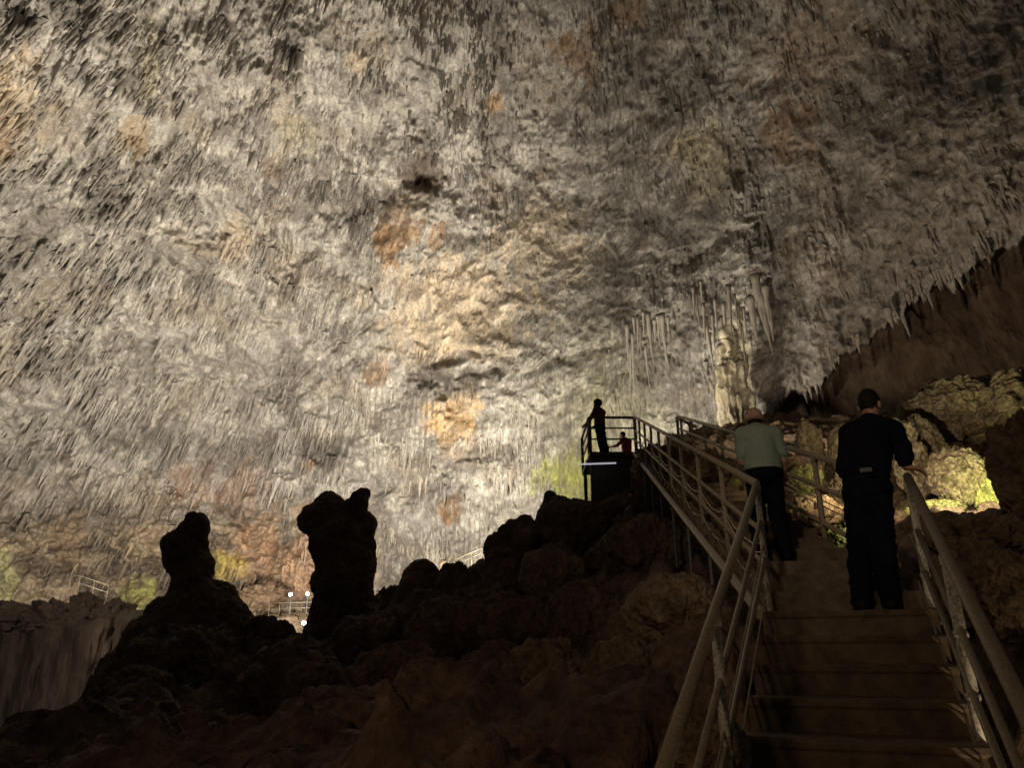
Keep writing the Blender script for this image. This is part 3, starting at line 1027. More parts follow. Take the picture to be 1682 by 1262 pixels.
def blob_stone(name, label, cat, d, blobs, mat, seed, res=0.03, amp=0.05, k=0.12, thick=1.0, group=None, flute=0.0):
    """an irregular stalagmite grown from overlapping lumps (px, py, half width in px)"""
    P0 = P(blobs[0][0], blobs[-1][1], d)
    pts = []
    for i, bl in enumerate(blobs):
        c = P(bl[0], bl[1], d) - P0
        c.y = 0.12 * math.sin(i * 2.1 + seed)
        pts.append((c, bl[2] * PX(d)))
    lo = np.min([[c.x - r, c.y - r * thick, c.z - r] for c, r in pts], 0) - 0.3
    hi = np.max([[c.x + r, c.y + r * thick, c.z + r] for c, r in pts], 0) + 0.3
    S = SDF(lo, hi, res)
    for c, r in pts:
        S.ell(c, (r, r * thick, r), k)
    V, Q = S.mesh()
    Nn = vnormals(V, Q)
    w = amp * (2.2 * domes(V[:, 0] * 2.6, V[:, 1] * 2.6, V[:, 2] * 3.0, seed) + 1.2 * domes(V[:, 0] * 6.5, V[:, 1] * 6.5, V[:, 2] * 6.5, seed + 1) - 1.8 + 0.5 * fbm(V[:, 0] * 9, V[:, 1] * 9, V[:, 2] * 6, 3, seed + 2))
    if flute:
        w = w * 0.5 + flute * (fbm(V[:, 0] * 3.4, V[:, 1] * 3.4, V[:, 2] * 0.35, 3, seed + 9) + 0.5 * billow(V[:, 0] * 6, V[:, 1] * 6, V[:, 2] * 0.5, 2, seed + 10))
    V = V + Nn * w[:, None]
    o = obj_from(name, V, Q, mat)
    o.location = P0
    return tag(o, label, cat, group)


blob_stone('stalagmite', 'dark hunched stalagmite with a rounded head, left of the twin-topped one', 'stalagmite', 16,
           [(297, 846, 16), (289, 860, 22), (298, 876, 16), (264, 884, 18), (281, 906, 32), (296, 928, 33), (304, 956, 29), (302, 985, 36), (344, 988, 32),
            (326, 1020, 60), (264, 1015, 32), (330, 1060, 85), (255, 1062, 48)], M_dark, 501, 0.025)
blob_stone('stalagmite', 'tall thick dark stalagmite with a small horn on its top right', 'stalagmite', 18,
           [(527, 824, 24), (511, 850, 26), (540, 848, 33), (586, 801, 9), (582, 811, 11), (575, 825, 18), (582, 858, 26), (552, 888, 44), (566, 925, 46), (585, 895, 25),
            (566, 965, 47), (567, 1005, 48), (560, 1045, 52), (597, 938, 16), (594, 972, 16), (524, 955, 14)], M_dark, 511, 0.027)
blob_stone('stalagmite', 'small dark knob-topped stalagmite just left of the mossy lit wall patch', 'stalagmite', 16,
           [(904, 812, 10), (905, 830, 15), (909, 852, 26), (915, 880, 34)], M_dark, 521, 0.022, 0.03)
blob_stone('stalagmite', 'dark dome-topped stalagmite right of the bright gap beside the horned one', 'stalagmite', 15,
           [(690, 948, 30), (688, 975, 38), (680, 1010, 46), (676, 1050, 60)], M_dark, 531, 0.024, 0.03)

BL = 'boulders'
stones = [
    ('low dark boulder nestled right of the dome-topped stalagmite', 746, 972, 15, 32, 40, 601),
    ('dark flat-topped boulder below the far thin handrail', 822, 962, 14, 46, 52, 602),
    ('dark round boulder on the ridge below the knob-topped stalagmite', 848, 905, 15, 46, 50, 603),
    ('broad dark boulder behind the knob-topped stalagmite and below the platform', 945, 872, 15, 62, 48, 604),
    ('pale-topped rounded boulder in the middle of the dark slope', 910, 952, 11.5, 52, 52, 605),
    ('dark brown boulder under the pale-topped rounded one', 850, 1040, 10.5, 62, 60, 606),
    ('wide reddish dark boulder in the lower middle of the slope', 740, 1050, 11, 72, 60, 607),
    ('dark boulder at the foot of the horned stalagmite', 630, 1055, 13, 70, 48, 608),
    ('low dark mound between the hunched and the horned stalagmites', 436, 1050, 16, 40, 34, 609),
    ('dark lumpy boulder beneath the hunched stalagmite', 300, 1105, 12.5, 90, 70, 610),
    ('dark boulder at the left foot of the slope beside the pale flowstone', 215, 1165, 10.5, 62, 60, 611),
    ('rough brown boulder lit from the stairs, left of the upper railing post', 1105, 1010, 7.2, 68, 60, 612),
    ('knobbly reddish boulder low on the slope left of the stairs', 905, 1130, 6.8, 72, 70, 613),
    ('small knobbly boulder between the reddish one and the stairs', 1020, 1105, 6.2, 50, 52, 614),
    ('wide ochre boulder at the bottom edge left of the railing', 1010, 1235, 4.4, 120, 62, 615),
    ('rough ochre boulder under the near left railing', 1150, 1235, 3.5, 70, 60, 616),
    ('dark red-brown mound at the bottom left of centre', 560, 1230, 6.4, 130, 84, 617),
    ('dark mound sloping to the bottom edge at left', 330, 1270, 7.0, 130, 90, 618),
    ('dark rock under the sloping railing of the upper flight', 1060, 905, 12, 62, 54, 619),
    ('dark dome just right of the foot of the horned stalagmite', 655, 1012, 16, 34, 46, 621),
    ('dark rounded dome below the dome-topped stalagmite', 700, 1030, 13, 52, 52, 622),
    ('dark dome between the low nestled boulder and the pale-topped one', 790, 1010, 12.5, 50, 50, 623),
    ('dark reddish dome under the pale-topped boulder, towards the stairs', 960, 1020, 9.5, 60, 60, 624),
    ('smooth dark dome in the middle of the lower slope', 820, 1130, 8.2, 70, 66, 625),
    ('smooth dark dome at the lower left of the slope', 480, 1130, 10.5, 76, 60, 626),
    ('dark reddish dome left of the smooth one low on the slope', 650, 1130, 9.2, 80, 66, 627),
    ('low dark dome at the bottom edge below the red-brown mound', 760, 1240, 5.4, 110, 74, 628),
    ('knob of dark rock beside the props of the upper flight', 1010, 925, 12.5, 46, 44, 629),
    ('dark rock shelf under the viewing platform', 1015, 862, 16.5, 60, 40, 620),
]
for lb, x, y, d, rx, ry, sd in stones:
    stone('boulder', lb, 'boulder', x, y, d, rx, ry, sd, M_brown if sd in (612, 613, 614, 615, 616, 605) else M_dark, 'dark boulders on the slope left of the stairs',
          depth=1.05, amp=0.27, nod=0.085, f=1.2, nf=3.0, res=(140, 190))

# pale flowstone wall in the lower left
xs = np.linspace(-190, 236, 300); tt = np.linspace(0, 1, 200)
XX, TT = np.meshgrid(xs, tt)
top = 1018 + 9 * fbm(xs / 40, xs * 0, 1, 3, 81) - 16 * sstep(xs, 150, 215)
YY = top[None, :] + TT * 330
dd = 30 - 2.5 * sstep(XX, 60, 240) - 3.5 * TT ** 1.3 + 2.0 * np.abs(XX - 130) / 200
dd = dd - 0.8 * fbm((XX + 75 * TT) / 62, TT * 1.5, 3.1, 3, 82) - 0.5 * domes((XX + 75 * TT) / 34, TT * 3.0, XX * 0, 83) - 0.25 * fbm((XX + 75 * TT) / 20, TT * 3.5, 4.4, 3, 85) - 0.12 * fbm((XX + 75 * TT) / 9, TT * 6, 4.4, 3, 84) + 1.2 * np.clip(0.05 - TT, 0, 1) * 20 * 0.6
xc = (XX - 841) / FPX * dd; yc = (631 - YY) / FPX * dd
V = np.stack([xc, dd * CT - yc * ST, 1.6 + dd * ST + yc * CT], -1)
back = V[0:1].copy(); back[..., 1] += 6.0
V = np.concatenate([back, V], 0)
tag(obj_from('flowstone_wall', V.reshape(-1, 3), grid_quads(V.shape[0], V.shape[1]), M_flow),
    'pale grey-brown flowstone wall with vertical folds, at the lower left', 'flowstone wall')
for i, (lb, x, y, d, rx, ry) in enumerate([
        ('jagged rock on top of the flowstone wall at the far left edge', 20, 1014, 31, 40, 20), ('broad low rock on the flowstone ledge below the far handrail', 95, 1016, 31, 50, 22),
        ('reddish rock on the ledge under the end of the far handrail', 138, 1000, 31.5, 22, 20), ('blocky rock at the right end of the flowstone ledge', 185, 1016, 30, 32, 22)]):
    stone('ledge_rock', lb, 'rock', x, y, d, rx, ry, 640 + i, M_flow, 'rocks along the ledge over the flowstone wall', amp=0.5, nod=0.1, f=2.2, nf=5, res=(60, 80))
for i, (lb, x, y, d, rx, ry) in enumerate([
        ('large tilted slab of rock left of the two bright far lamps', 425, 985, 74, 42, 20), ('rounded rock pile behind the far lamps', 380, 1010, 73, 40, 26)]):
    stone('far_rock', lb, 'rock', x, y, d, rx, ry, 650 + i, M_brown, None, amp=0.4, nod=0.1, f=2.0, nf=5, res=(60, 80), tilt=0.4 if i == 0 else 0)
blob_stone('flowstone_column', 'pale fluted column standing against the vault above and left of the pink hat', 'column', 27,
           [(1218, 520, 9), (1216, 545, 13), (1219, 570, 16), (1215, 592, 19), (1217, 612, 22), (1212, 634, 22), (1216, 655, 24), (1212, 680, 25), (1216, 712, 28), (1216, 750, 30)], M_column, 551, 0.05, 0.08, 0.3, flute=0.28)
blob_stone('stalagmite', 'tiny pale lit stalagmite beside the start of the far thin handrail', 'stalagmite', 30,
           [(728, 925, 6), (729, 936, 8), (730, 950, 9)], M_popcorn, 541, 0.04, 0.03)

# ------------------------------------------------------------------ staircase
stairs = empty('staircase', FOOT)
tag(stairs, 'worn brown concrete staircase climbing from the foreground to the platform', 'staircase')


def lp(v):
    return Vector(v) - FOOT


Z0 = 0.0
n1 = 11
for k in range(n1):
    s1 = -GO1 * k
    s0 = s1 - GO1
    zt = -RISER * k
    a = D1 * (s0 - 0.03) - R1 * 0.02; b = D1 * (s0 - 0.03) + R1 * (WID1 + 0.02)
    c = D1 * (s1 - 0.004) + R1 * (WID1 + 0.02); d_ = D1 * (s1 - 0.004) - R1 * 0.02
    m = MB()
    nose = 0.014
    # tread slab with a rounded, slightly worn nosing, riser set back beneath it
    N_ = 24
    v, q = [], []
    for i in range(N_ + 1):
        t = i / N_
        wob = 0.006 * float(perlin(t * 6 + k * 3.7, k * 1.3, 0.5, 3)) + 0.008 * math.exp(-((t - 0.5) / 0.25) ** 2)
        e0 = a.lerp(b, t); e1 = d_.lerp(c, t)
        prof = [e0 + D1 * nose + Vector((0, 0, zt - 0.19)), e0 + D1 * nose + Vector((0, 0, zt - 0.055)), e0 + D1 * 0.003 + Vector((0, 0, zt - 0.04)),
                e0 + Vector((0, 0, zt - 0.014 - wob)), e0 + D1 * 0.014 + Vector((0, 0, zt - wob)), e1 + Vector((0, 0, zt)), e1 + Vector((0, 0, zt - 0.19))]
        v += [tuple(p) for p in prof]
    M_ = 7
    for i in range(N_):
        for j in range(M_):
            j2 = (j + 1) % M_
            q.append((i * M_ + j, (i + 1) * M_ + j, (i + 1) * M_ + j2, i * M_ + j2))
    m.add(v, q)
    m.t.append(np.array([(0, j, j + 1) for j in range(1, M_ - 1)], np.int32))
    e = N_ * M_
    m.t.append(np.array([(e, e + j + 1, e + j) for j in range(1, M_ - 1)], np.int32))
    o = m.build('step', M_step, stairs)
# wedge landing at the bend
m = MB()
pl = [-R1 * 0.02 + D1 * 0.0, R1 * (WID1 + 0.02), R2 * (WID2 + 0.02) + D2 * 0.02, -R2 * 0.02 + D2 * 0.02]
m.prism([(p.x, p.y) for p in pl], -0.19, 0.003, 0.008)
m.build('step', M_step, stairs)
n2 = 28
go2, rs2 = LEN2 / n2, RISE2 / n2
for k in range(1, n2 + 1):
    s0, s1 = go2 * (k - 1), go2 * k
    zt = rs2 * k
    m = MB()
    o0 = -R2 * 0.02 + D2 * s0; o1 = R2 * (WID2 + 0.02) + D2 * s0
    o2 = R2 * (WID2 + 0.02) + D2 * (s1 + 0.02); o3 = -R2 * 0.02 + D2 * (s1 + 0.02)
    m.prism([(p.x, p.y) for p in (o0, o1, o2, o3)], zt - rs2 - 0.02, zt - 0.004 * (k % 2), 0.012)
    m.build('step', M_step, stairs)
# edge beams and props
for side, off in ((-1, -0.07), (1, WID2 + 0.07)):
    m = MB()
    a = R2 * off + Vector((0, 0, 0.0)); b = R2 * off + D2 * LEN2 + Vector((0, 0, RISE2))
    m.tube([a, b], 0.045, 8)
    m.build('edge_beam', M_rail, stairs)
for s in np.arange(2.2, LEN2 - 0.3, 1.55):
    p = FOOT + D2 * float(s) - R2 * 0.07
    zt = FOOT.z + RISE2 * float(s) / LEN2
    zb = float(f_left(np.array(p.x), np.array(p.y))) - 0.6
    zb = min(zb, zt - 0.8)
    m = MB().tube([lp((p.x, p.y, zb)), lp((p.x, p.y, zt - 0.03))], 0.025, 8)
    m.build('prop', M_rail_dk, stairs)


# ------------------------------------------------------------------ railings
def railing(label, line, posts, heights=((0.99, 0.038), (0.66, 0.028), (0.33, 0.028)), pr=0.036, mats=(M_rail, M_post), foot=0.06, lean=(0, 0, 0), name='railing', cat='railing', seg=12, group=None):
    """line: foot points of the railing; posts: list of foot points"""
    base = Vector(line[0])
    t = empty(name, base)
    tag(t, label, cat, group)
    for i, (h, r) in enumerate(heights):
        pts = [Vector(p) - base + Vector((lean[0] * h, lean[1] * h, h)) for p in line]
        m = MB().tube(pts, r, seg)
        m.build('top_rail' if i == 0 else 'mid_rail', mats[0], t, True)
    for p in posts:
        q = Vector(p) - base
        hh = heights[0][0] - heights[0][1] * 0.4
        m = MB().tube([q - Vector((0, 0, foot)), q + Vector((lean[0] * hh * .5, lean[1] * hh * .5, hh * 0.5)), q + Vector((lean[0] * hh, lean[1] * hh, hh))], pr, seg)
        m.tube([q - Vector((0, 0, 0.005)), q + Vector((0, 0, 0.012))], pr * 2.1, seg)
        for h, r in heights:
            m.tube([q + Vector((0, 0, h - r * 2.2)), q + Vector((0, 0, h - r * 0.6))], pr * 1.22, seg)
        m.build('post', mats[1], t, True)
    return t, base


def f1(s, side=0.0):
    return FOOT + D1 * s + R1 * side + Vector((0, 0, s * UPDIR))


def f2(s, side=0.0):
    return FOOT + D2 * s + R2 * side + Vector((0, 0, s * RISE2 / LEN2))


# near left railing: the photographed post at 3.6 m, one at the bend, one just out of the picture
t, b = railing('near left handrail of three brown tubes on mottled posts, rising from the bottom edge', [f1(-4.6), f1(-2.0), f1(0.0)], [f1(-4.5), f1(-2.42), f1(-0.02)],
               heights=((0.99, 0.027), (0.70, 0.017), (0.42, 0.017)), pr=0.024)
for off in (0.52, 0.24):
    m = MB().tube([f1(-4.6) - b + Vector((0, 0, off)), f1(-2.3) - b + Vector((0, 0, off - 0.03)), f1(0) - b + Vector((0, 0, off))], 0.006, 6)
    m.build('cable', M_cable, t)
# upper left railing up to the platform
pp = [0.02 + i * (LEN2 - 0.05) / 9 for i in range(1, 10)]
t, b = railing('long left handrail of the upper flight running up to the viewing platform', [f2(0.02), f2(LEN2 * 0.5), f2(LEN2)], [f2(s) for s in pp],
               heights=((0.99, 0.030), (0.62, 0.021), (0.36, 0.021)), pr=0.025, mats=(M_rail, M_rail))
for s0, s1 in zip([0.02] + pp[:5], pp[:6]):
    for off in (0.52, 0.45, 0.22):
        a, c = f2(s0) - b, f2(s1) - b
        mid = (a + c) / 2 - Vector((0, 0, 0.10))
        m = MB().tube([a + Vector((0, 0, off)), (a + mid) / 2 + Vector((0, 0, off - 0.025)), mid + Vector((0, 0, off)), (c + mid) / 2 + Vector((0, 0, off - 0.025)), c + Vector((0, 0, off))], 0.006, 6)
        m.build('cable', M_cable, t)
# right railings
t, b = railing('near right handrail with a thick dark top tube, lit from the rocks beside it', [f1(-4.6, WID1), f1(-2.0, WID1), f1(-0.17, WID1)],
               [f1(-3.55, WID1), f1(-1.75, WID1), f1(-0.2, WID1)], heights=((0.99, 0.030), (0.62, 0.018), (0.34, 0.018)), pr=0.028)
for off in (0.16, 0.12, 0.50):
    m = MB().tube([f1(-4.6, WID1 - 0.03) - b + Vector((0, 0, off)), f1(-2.3, WID1 - 0.03) - b + Vector((0, 0, off - 0.02)), f1(0.1, WID1 - 0.03) - b + Vector((0, 0, off))], 0.006, 6)
    m.build('cable', M_cable, t)
rp = [0.35 + i * 1.72 for i in range(0, 8)]
t, b = railing('right handrail of the upper flight passing behind the man in black', [f2(0.3, WID2), f2(LEN2 * 0.5, WID2), f2(LEN2 - 0.3, WID2)], [f2(s, WID2) for s in rp if s < LEN2],
               heights=((0.99, 0.033), (0.66, 0.025), (0.28, 0.025)), pr=0.03, mats=(M_rail, M_rail))
for off in (0.50, 0.44):
    m = MB().tube([f2(0.3, WID2 + 0.04) - b + Vector((0, 0, off)), f2(LEN2 * 0.9, WID2 + 0.04) - b + Vector((0, 0, off))], 0.007, 6)
    m.build('cable', M_cable, t)

# ------------------------------------------------------------------ viewing platform
DECK = PLAT.z - 0.97
PL = P(968, 685, 20.0)
pw = (PLAT - PL).length
plat = empty('viewing_platform', (PL.x, PL.y, DECK))
tag(plat, 'dark viewing platform standing out against the lit wall at the head of the stairs', 'platform')
m = MB().box(pw / 2 + 0.02, 1.0, -0.05, pw + 0.12, 2.2, 0.10, 0, 0.01)
m.build('deck', M_rail_dk, plat)
m = MB().box(pw / 2 + 0.06, 0.12, -0.76, pw, 0.12, 1.30, 0, 0.01)
m.box(0.62 * pw, 0.05, -0.76, 0.05, 0.03, 1.2)
m.box(0.35 * pw, 0.05, -0.76, 0.02, 0.02, 1.2)
m.build('skirt_wall', M_rail_dk, plat)
m = MB()
for xx in (0.03, pw):
    for yy in (0.1, 1.9):
        m = MB().tube([(xx, yy, -3.2), (xx, yy, -0.1)], 0.05, 8)
        m.build('support_post', M_rail_dk, plat)


def frame_rail(name, label, p0, p1, gaps):
    b = Vector(p0)
    t = empty(name, b)
    tag(t, label, 'railing')
    v = Vector(p1) - b
    for h in gaps:
        m = MB().tube([Vector((0, 0, h)), v + Vector((0, 0, h))], 0.035 if h > 0.9 else 0.022, 8)
        m.build('top_rail' if h > 0.9 else 'mid_rail', M_rail_dk, t, True)
    for f in (0.0, 1.0):
        m = MB().tube([v * f, v * f + Vector((0, 0, 0.97))], 0.042, 8)
        m.build('post', M_rail_dk, t, True)


bp = Vector((PL.x, PL.y, DECK))
frame_rail('railing', 'front railing of the viewing platform with two middle bars', bp, bp + Vector((pw, 0, 0)), (0.95, 0.66, 0.36))
frame_rail('railing', 'left side railing of the viewing platform seen end-on', bp + Vector((-0.02, 0.12, 0)), bp + Vector((-0.02, 2.0, 0)), (0.95, 0.66, 0.36))
# tube light below the deck
lb = P(955, 763, 19.25); le = P(1012, 761, 19.25)
t = empty('tube_light', lb)
tag(t, 'long white tube light fixed under the edge of the platform', 'tube light')
MB().tube([(0, 0, 0), le - lb], 0.022, 10).build('tube', M_bar, t, True)
MB().box((le - lb).x / 2, 0.03, 0.09, (le - lb).x * 0.75, 0.05, 0.02).build('housing', M_rail_dk, t)
# small railing behind the platform
railing('short far railing beyond the right handrail, in front of the lit wall', [P(1116, 748, 19.2), P(1150, 768, 18.0)], [P(1117, 748, 19.2), P(1138, 760, 18.4)],
        heights=((0.99, 0.04), (0.55, 0.025)), mats=(M_rail_dk, M_rail_dk), seg=8)

# ------------------------------------------------------------------ people


def V3_(p):
    return np.array(p, F32)


def hand(S, wrist, fwd, palm_n, side, curl=0.5, k=0.008):
    """palm, four unequal bent fingers and a thumb; fwd from wrist to knuckles, palm_n out of the palm, side toward the thumb"""
    w, f, n, s = V3_(wrist), V3_(fwd), V3_(palm_n), V3_(side)
    f /= np.linalg.norm(f); n = n - f * (n @ f); n /= np.linalg.norm(n); s = s - f * (s @ f) - n * (s @ n); s /= np.linalg.norm(s)
    for o in (-0.028, -0.010, 0.010, 0.028):
        S.cap(w + s * o * 0.6, w + f * 0.085 + s * o, 0.016, 0.012, 0.012)
    for o, L in ((0.030, 0.072), (0.010, 0.082), (-0.010, 0.076), (-0.030, 0.060)):
        a = w + f * 0.085 + s * o
        d1 = f * math.cos(curl * 0.9) + n * math.sin(curl * 0.9)
        b = a + d1 * L * 0.5
        d2_ = f * math.cos(curl * 2.0) + n * math.sin(curl * 2.0)
        c = b + d2_ * L * 0.32
        d3 = f * math.cos(curl * 2.8) + n * math.sin(curl * 2.8)
        e = c + d3 * L * 0.25
        S.cap(a, b, 0.0105, 0.0095, k); S.cap(b, c, 0.0095, 0.0088, 0.004); S.cap(c, e, 0.0088, 0.0075, 0.004)
    a = w + f * 0.025 + s * 0.026
    b = a + (s * 0.75 + f * 0.6 + n * 0.35) * 0.042
    S.cap(a, b, 0.015, 0.012, 0.01)
    S.cap(b, b + (s * 0.35 + f * 0.85 + n * 0.5) * 0.034, 0.011, 0.009, 0.004)


def person(label, loc, rz, H, pose, clothes, group=None, res=0.009):
    """pose: joint positions in metres for a 1.75 m figure facing +y; returns the person"""
    k_ = H / 1.75
    J = {a: V3_(b) for a, b in pose.items() if isinstance(b, (tuple, list)) and len(b) == 3}
    root = empty('person', loc, rz)
    root.scale = (k_, k_, k_)
    tag(root, label, 'person', group)
    head = J['head']; ht = pose.get('head_turn', 0.0); hp = pose.get('head_pitch', 0.0)
    Rh = Matrix.Rotation(ht, 4, 'Z') @ Matrix.Rotation(hp, 4, 'X')

    def hd(x, y, z):
        v = Rh @ Vector((x, y, z))
        return head + V3_(v)

    allp = np.stack(list(J.values()))
    lo, hi = allp.min(0) - 0.32, allp.max(0) + 0.34
    lo[2] = min(lo[2], -0.04)

    def torso(S, inf, k=0.05):
        ch, pe, nk = J['chest'], J['pelvis'], J['neck']
        ws = (ch + pe) / 2
        sh = J['shR'] - J['shL']
        yaw = math.atan2(sh[1], sh[0])
        rot = Matrix.Rotation(yaw, 4, 'Z')
        S.ell(ch, (0.155 + inf, 0.108 + inf, 0.20 + inf), k, rot)
        S.ell(ch + V3_((0, -0.012, 0.09)), (0.150 + inf, 0.085 + inf, 0.11 + inf), k, rot)
        S.ell(ws, (0.145 + inf, 0.10 + inf, 0.17 + inf), k, rot)
        S.ell(pe, (0.160 + inf, 0.112 + inf, 0.13 + inf), k, rot)
        S.ell(pe + V3_((0, -0.035, -0.045)), (0.135 + inf, 0.10 + inf, 0.10 + inf), k)
        S.cap(J['shL'] * 0.8 + nk * 0.2, J['shR'] * 0.8 + nk * 0.2, 0.058 + inf, None, k)
        S.cap(nk + V3_((0, 0, 0.02)), J['shL'] + V3_((0, 0, 0.012)), 0.05 + inf, 0.05 + inf, k)
        S.cap(nk + V3_((0, 0, 0.02)), J['shR'] + V3_((0, 0, 0.012)), 0.05 + inf, 0.05 + inf, k)

    def arm(S, sd, inf, upto=1.0, k=0.03):
        a, b, c = J['sh' + sd], J['el' + sd], J['wr' + sd]
        if upto < 0.5:
            S.cap(a, a + (b - a) * upto * 2, 0.052 + inf, 0.047 + inf, k)
            return
        S.cap(a, b, 0.052 + inf, 0.041 + inf, k)
        if upto > 0.5:
            e = b + (c - b) * (upto - 0.5) * 2
            S.cap(b, b + (c - b) * 0.35, 0.041 + inf, 0.042 + inf, k)
            S.cap(b + (c - b) * 0.35 * (upto - 0.5) * 2, e, 0.041 + inf, (0.028 if upto >= 1 else 0.034) + inf, k)

    def leg(S, sd, inf, k=0.03, straight=0.0):
        a, b, c = J['hip' + sd], J['kn' + sd], J['an' + sd]
        S.cap(a, b, 0.088 + inf, 0.056 + inf + straight * 0.4, k)
        m = b + (c - b) * 0.33 + V3_((0, -0.012, 0))
        S.cap(b, m, 0.054 + inf + straight * 0.4, 0.056 + inf + straight * 0.4, k)
        S.cap(m, c, 0.055 + inf + straight * 0.4, 0.036 + inf + straight, k)

    # the body: one continuous figure
    S = SDF(lo, hi, res)
    torso(S, -0.012)
    for sd in 'LR':
        arm(S, sd, 0.0); leg(S, sd, -0.006)
        S.cap(J['an' + sd] + V3_((0, -0.03, -0.03)), J['an' + sd] + V3_((0.012 if sd == 'R' else -0.012, 0.13, -0.045)), 0.038, 0.028, 0.03)
        hh = pose['hand' + sd]
        hand(S, J['wr' + sd], hh[0], hh[1], hh[2], hh[3])
    S.cap(J['neck'] + V3_((0, 0, -0.04)), hd(0, -0.015, -0.05), 0.060, 0.054, 0.03)
    S.ell(hd(0, -0.005, 0.03), (0.077, 0.097, 0.105), 0.02, Rh)
    S.ell(hd(0, 0.035, -0.055), (0.056, 0.062, 0.062), 0.04, Rh)
    S.ell(hd(0, 0.075, -0.095), (0.026, 0.022, 0.02), 0.03, Rh)
    S.cap(hd(0, 0.095, 0.005), hd(0, 0.112, -0.030), 0.011, 0.016, 0.015)
    S.cap(hd(-0.022, 0.092, -0.062), hd(0.022, 0.092, -0.062), 0.009, None, 0.01)
    for sx in (-1, 1):
        S.ell(hd(0.03 * sx, 0.098, 0.012), (0.018, 0.012, 0.012), 0.008, None, True)
        S.ell(hd(0.03 * sx, 0.083, 0.012), (0.013, 0.013, 0.012), 0.004)
        S.cap(hd(0.014 * sx, 0.094, 0.030), hd(0.045 * sx, 0.086, 0.030), 0.008, None, 0.01)
        S.ell(hd(0.080 * sx, -0.012, -0.005), (0.013, 0.024, 0.034), 0.006, Rh)
    V, Q = S.mesh()
    obj_from('body', V, Q, M_skin, root)

    # shirt
    sh = clothes['shirt']
    S = SDF(lo, hi, res)
    torso(S, sh.get('inf', 0.012))
    if sh.get('loose'):
        pe = J['pelvis']
        S.ell(pe + V3_((0, 0, 0.10)), (0.175, 0.128, 0.17), 0.06)
    pz = sh['hem']
    S.plane((0, 0, pz), (0, 0, -1))
    for sd in 'LR':
        T = SDF(lo, hi, res)
        arm(T, sd, 0.014 + sh.get('arm', 0.0), sh['sleeve'])
        if sh['sleeve'] >= 1:
            a, c = J['el' + sd], J['wr' + sd]
            T.plane(c - (c - a) * 0.04, c - a)
        hk = 0.04
        h = np.maximum(hk - np.abs(S.f - T.f), 0) / hk
        S.f = np.minimum(S.f, T.f) - h * h * hk * 0.25
    S.cap(J['neck'] + V3_((0, 0, -0.03)), J['neck'] + V3_((0, 0.004, 0.035)), 0.075, 0.064, 0.02)
    V, Q = S.mesh()
    Nn = vnormals(V, Q)
    V = V + Nn * (0.006 * fbm(V[:, 0] * 7, V[:, 1] * 7, V[:, 2] * 9, 3, 5))[:, None] + Nn * (0.014 * sstep(-V[:, 2], -1.40, -1.0) * perlin(V[:, 0] * 8 + V[:, 2] * 6, V[:, 1] * 8, V[:, 2] * 17, 8))[:, None]
    obj_from('shirt', V, Q, sh['mat'], root)

    # trousers
    S = SDF(lo, hi, res)
    pe = J['pelvis']
    S.ell(pe, (0.170, 0.122, 0.13), 0.05)
    S.ell(pe + V3_((0, -0.037, -0.045)), (0.150, 0.108, 0.11), 0.05)
    S.ell(pe + V3_((0, 0, 0.09)), (0.158, 0.112, 0.12), 0.05)
    for sd in 'LR':
        leg(S, sd, 0.016, 0.04, 0.022)
    S.plane((0, 0, pe[2] + 0.115), (0, 0, 1))
    V, Q = S.mesh()
    Nn = vnormals(V, Q)
    V = V + Nn * (0.014 * fbm(V[:, 0] * 5 + V[:, 2] * 5, V[:, 1] * 5, V[:, 2] * 13, 3, 6))[:, None]
    obj_from('trousers', V, Q, clothes['trousers'], root)
    if clothes.get('belt'):
        pc = (float(pe[0]), float(pe[1]), float(pe[2] + 0.10))
        m = MB().tube([(pc[0] + 0.178 * math.cos(a), pc[1] + 0.131 * math.sin(a), pc[2]) for a in np.linspace(0, 2 * math.pi, 33)], 0.014, 6)
        bo = m.build('belt', M_black, root, True)
        MB().box(pc[0] + 0.01, pc[1] - 0.142, pc[2] - 0.002, 0.085, 0.02, 0.034, 0, 0.003).build('belt_patch', M_belt, bo)
    for sd in 'LR':
        a = J['an' + sd]
        sg = 1 if sd == 'R' else -1
        S = SDF(a - V3_((0.14, 0.14, 0.16)), a + V3_((0.14, 0.28, 0.1)), 0.008)
        S.cap(a + V3_((0, -0.035, -0.035)), a + V3_((0.02 * sg, 0.15, -0.05)), 0.050, 0.040, 0.03)
        S.cap(a, a + V3_((0, 0, -0.03)), 0.046, 0.05, 0.03)
        S.plane((0, 0, a[2] - 0.085), (0, 0, -1))
        V, Q = S.mesh()
        obj_from('shoe', V, Q, M_hair, root)
    # hair or hat
    hs = clothes.get('hair', 'short')
    S = SDF(head - 0.24, head + 0.26, 0.008)
    if hs == 'short':
        S.ell(hd(0, -0.010, 0.036), (0.083, 0.102, 0.108), 0.0, Rh)
        S.plane(hd(0, 0.055, 0.06), Rh @ Vector((0, 1, -0.75)))
        S.plane(hd(0, -0.06, -0.055), Rh @ Vector((0, -0.25, -1)))
    elif hs == 'full':
        S.ell(hd(0, -0.02, 0.05), (0.120, 0.130, 0.120), 0.0, Rh)
        S.plane(hd(0, 0.075, 0.06), Rh @ Vector((0, 1, -0.6)))
        S.plane(hd(0, -0.06, -0.055), Rh @ Vector((0, -0.1, -1)))
    else:
        S.ell(hd(0, -0.012, 0.045), (0.094, 0.114, 0.106), 0.0, Rh)
        S.plane(hd(0, 0, 0.0), Rh @ Vector((0, 0.1, -1)))
        S.ell(hd(0.0, -0.012, -0.004), (0.118, 0.140, 0.020), 0.03, Rh)
    V, Q = S.mesh()
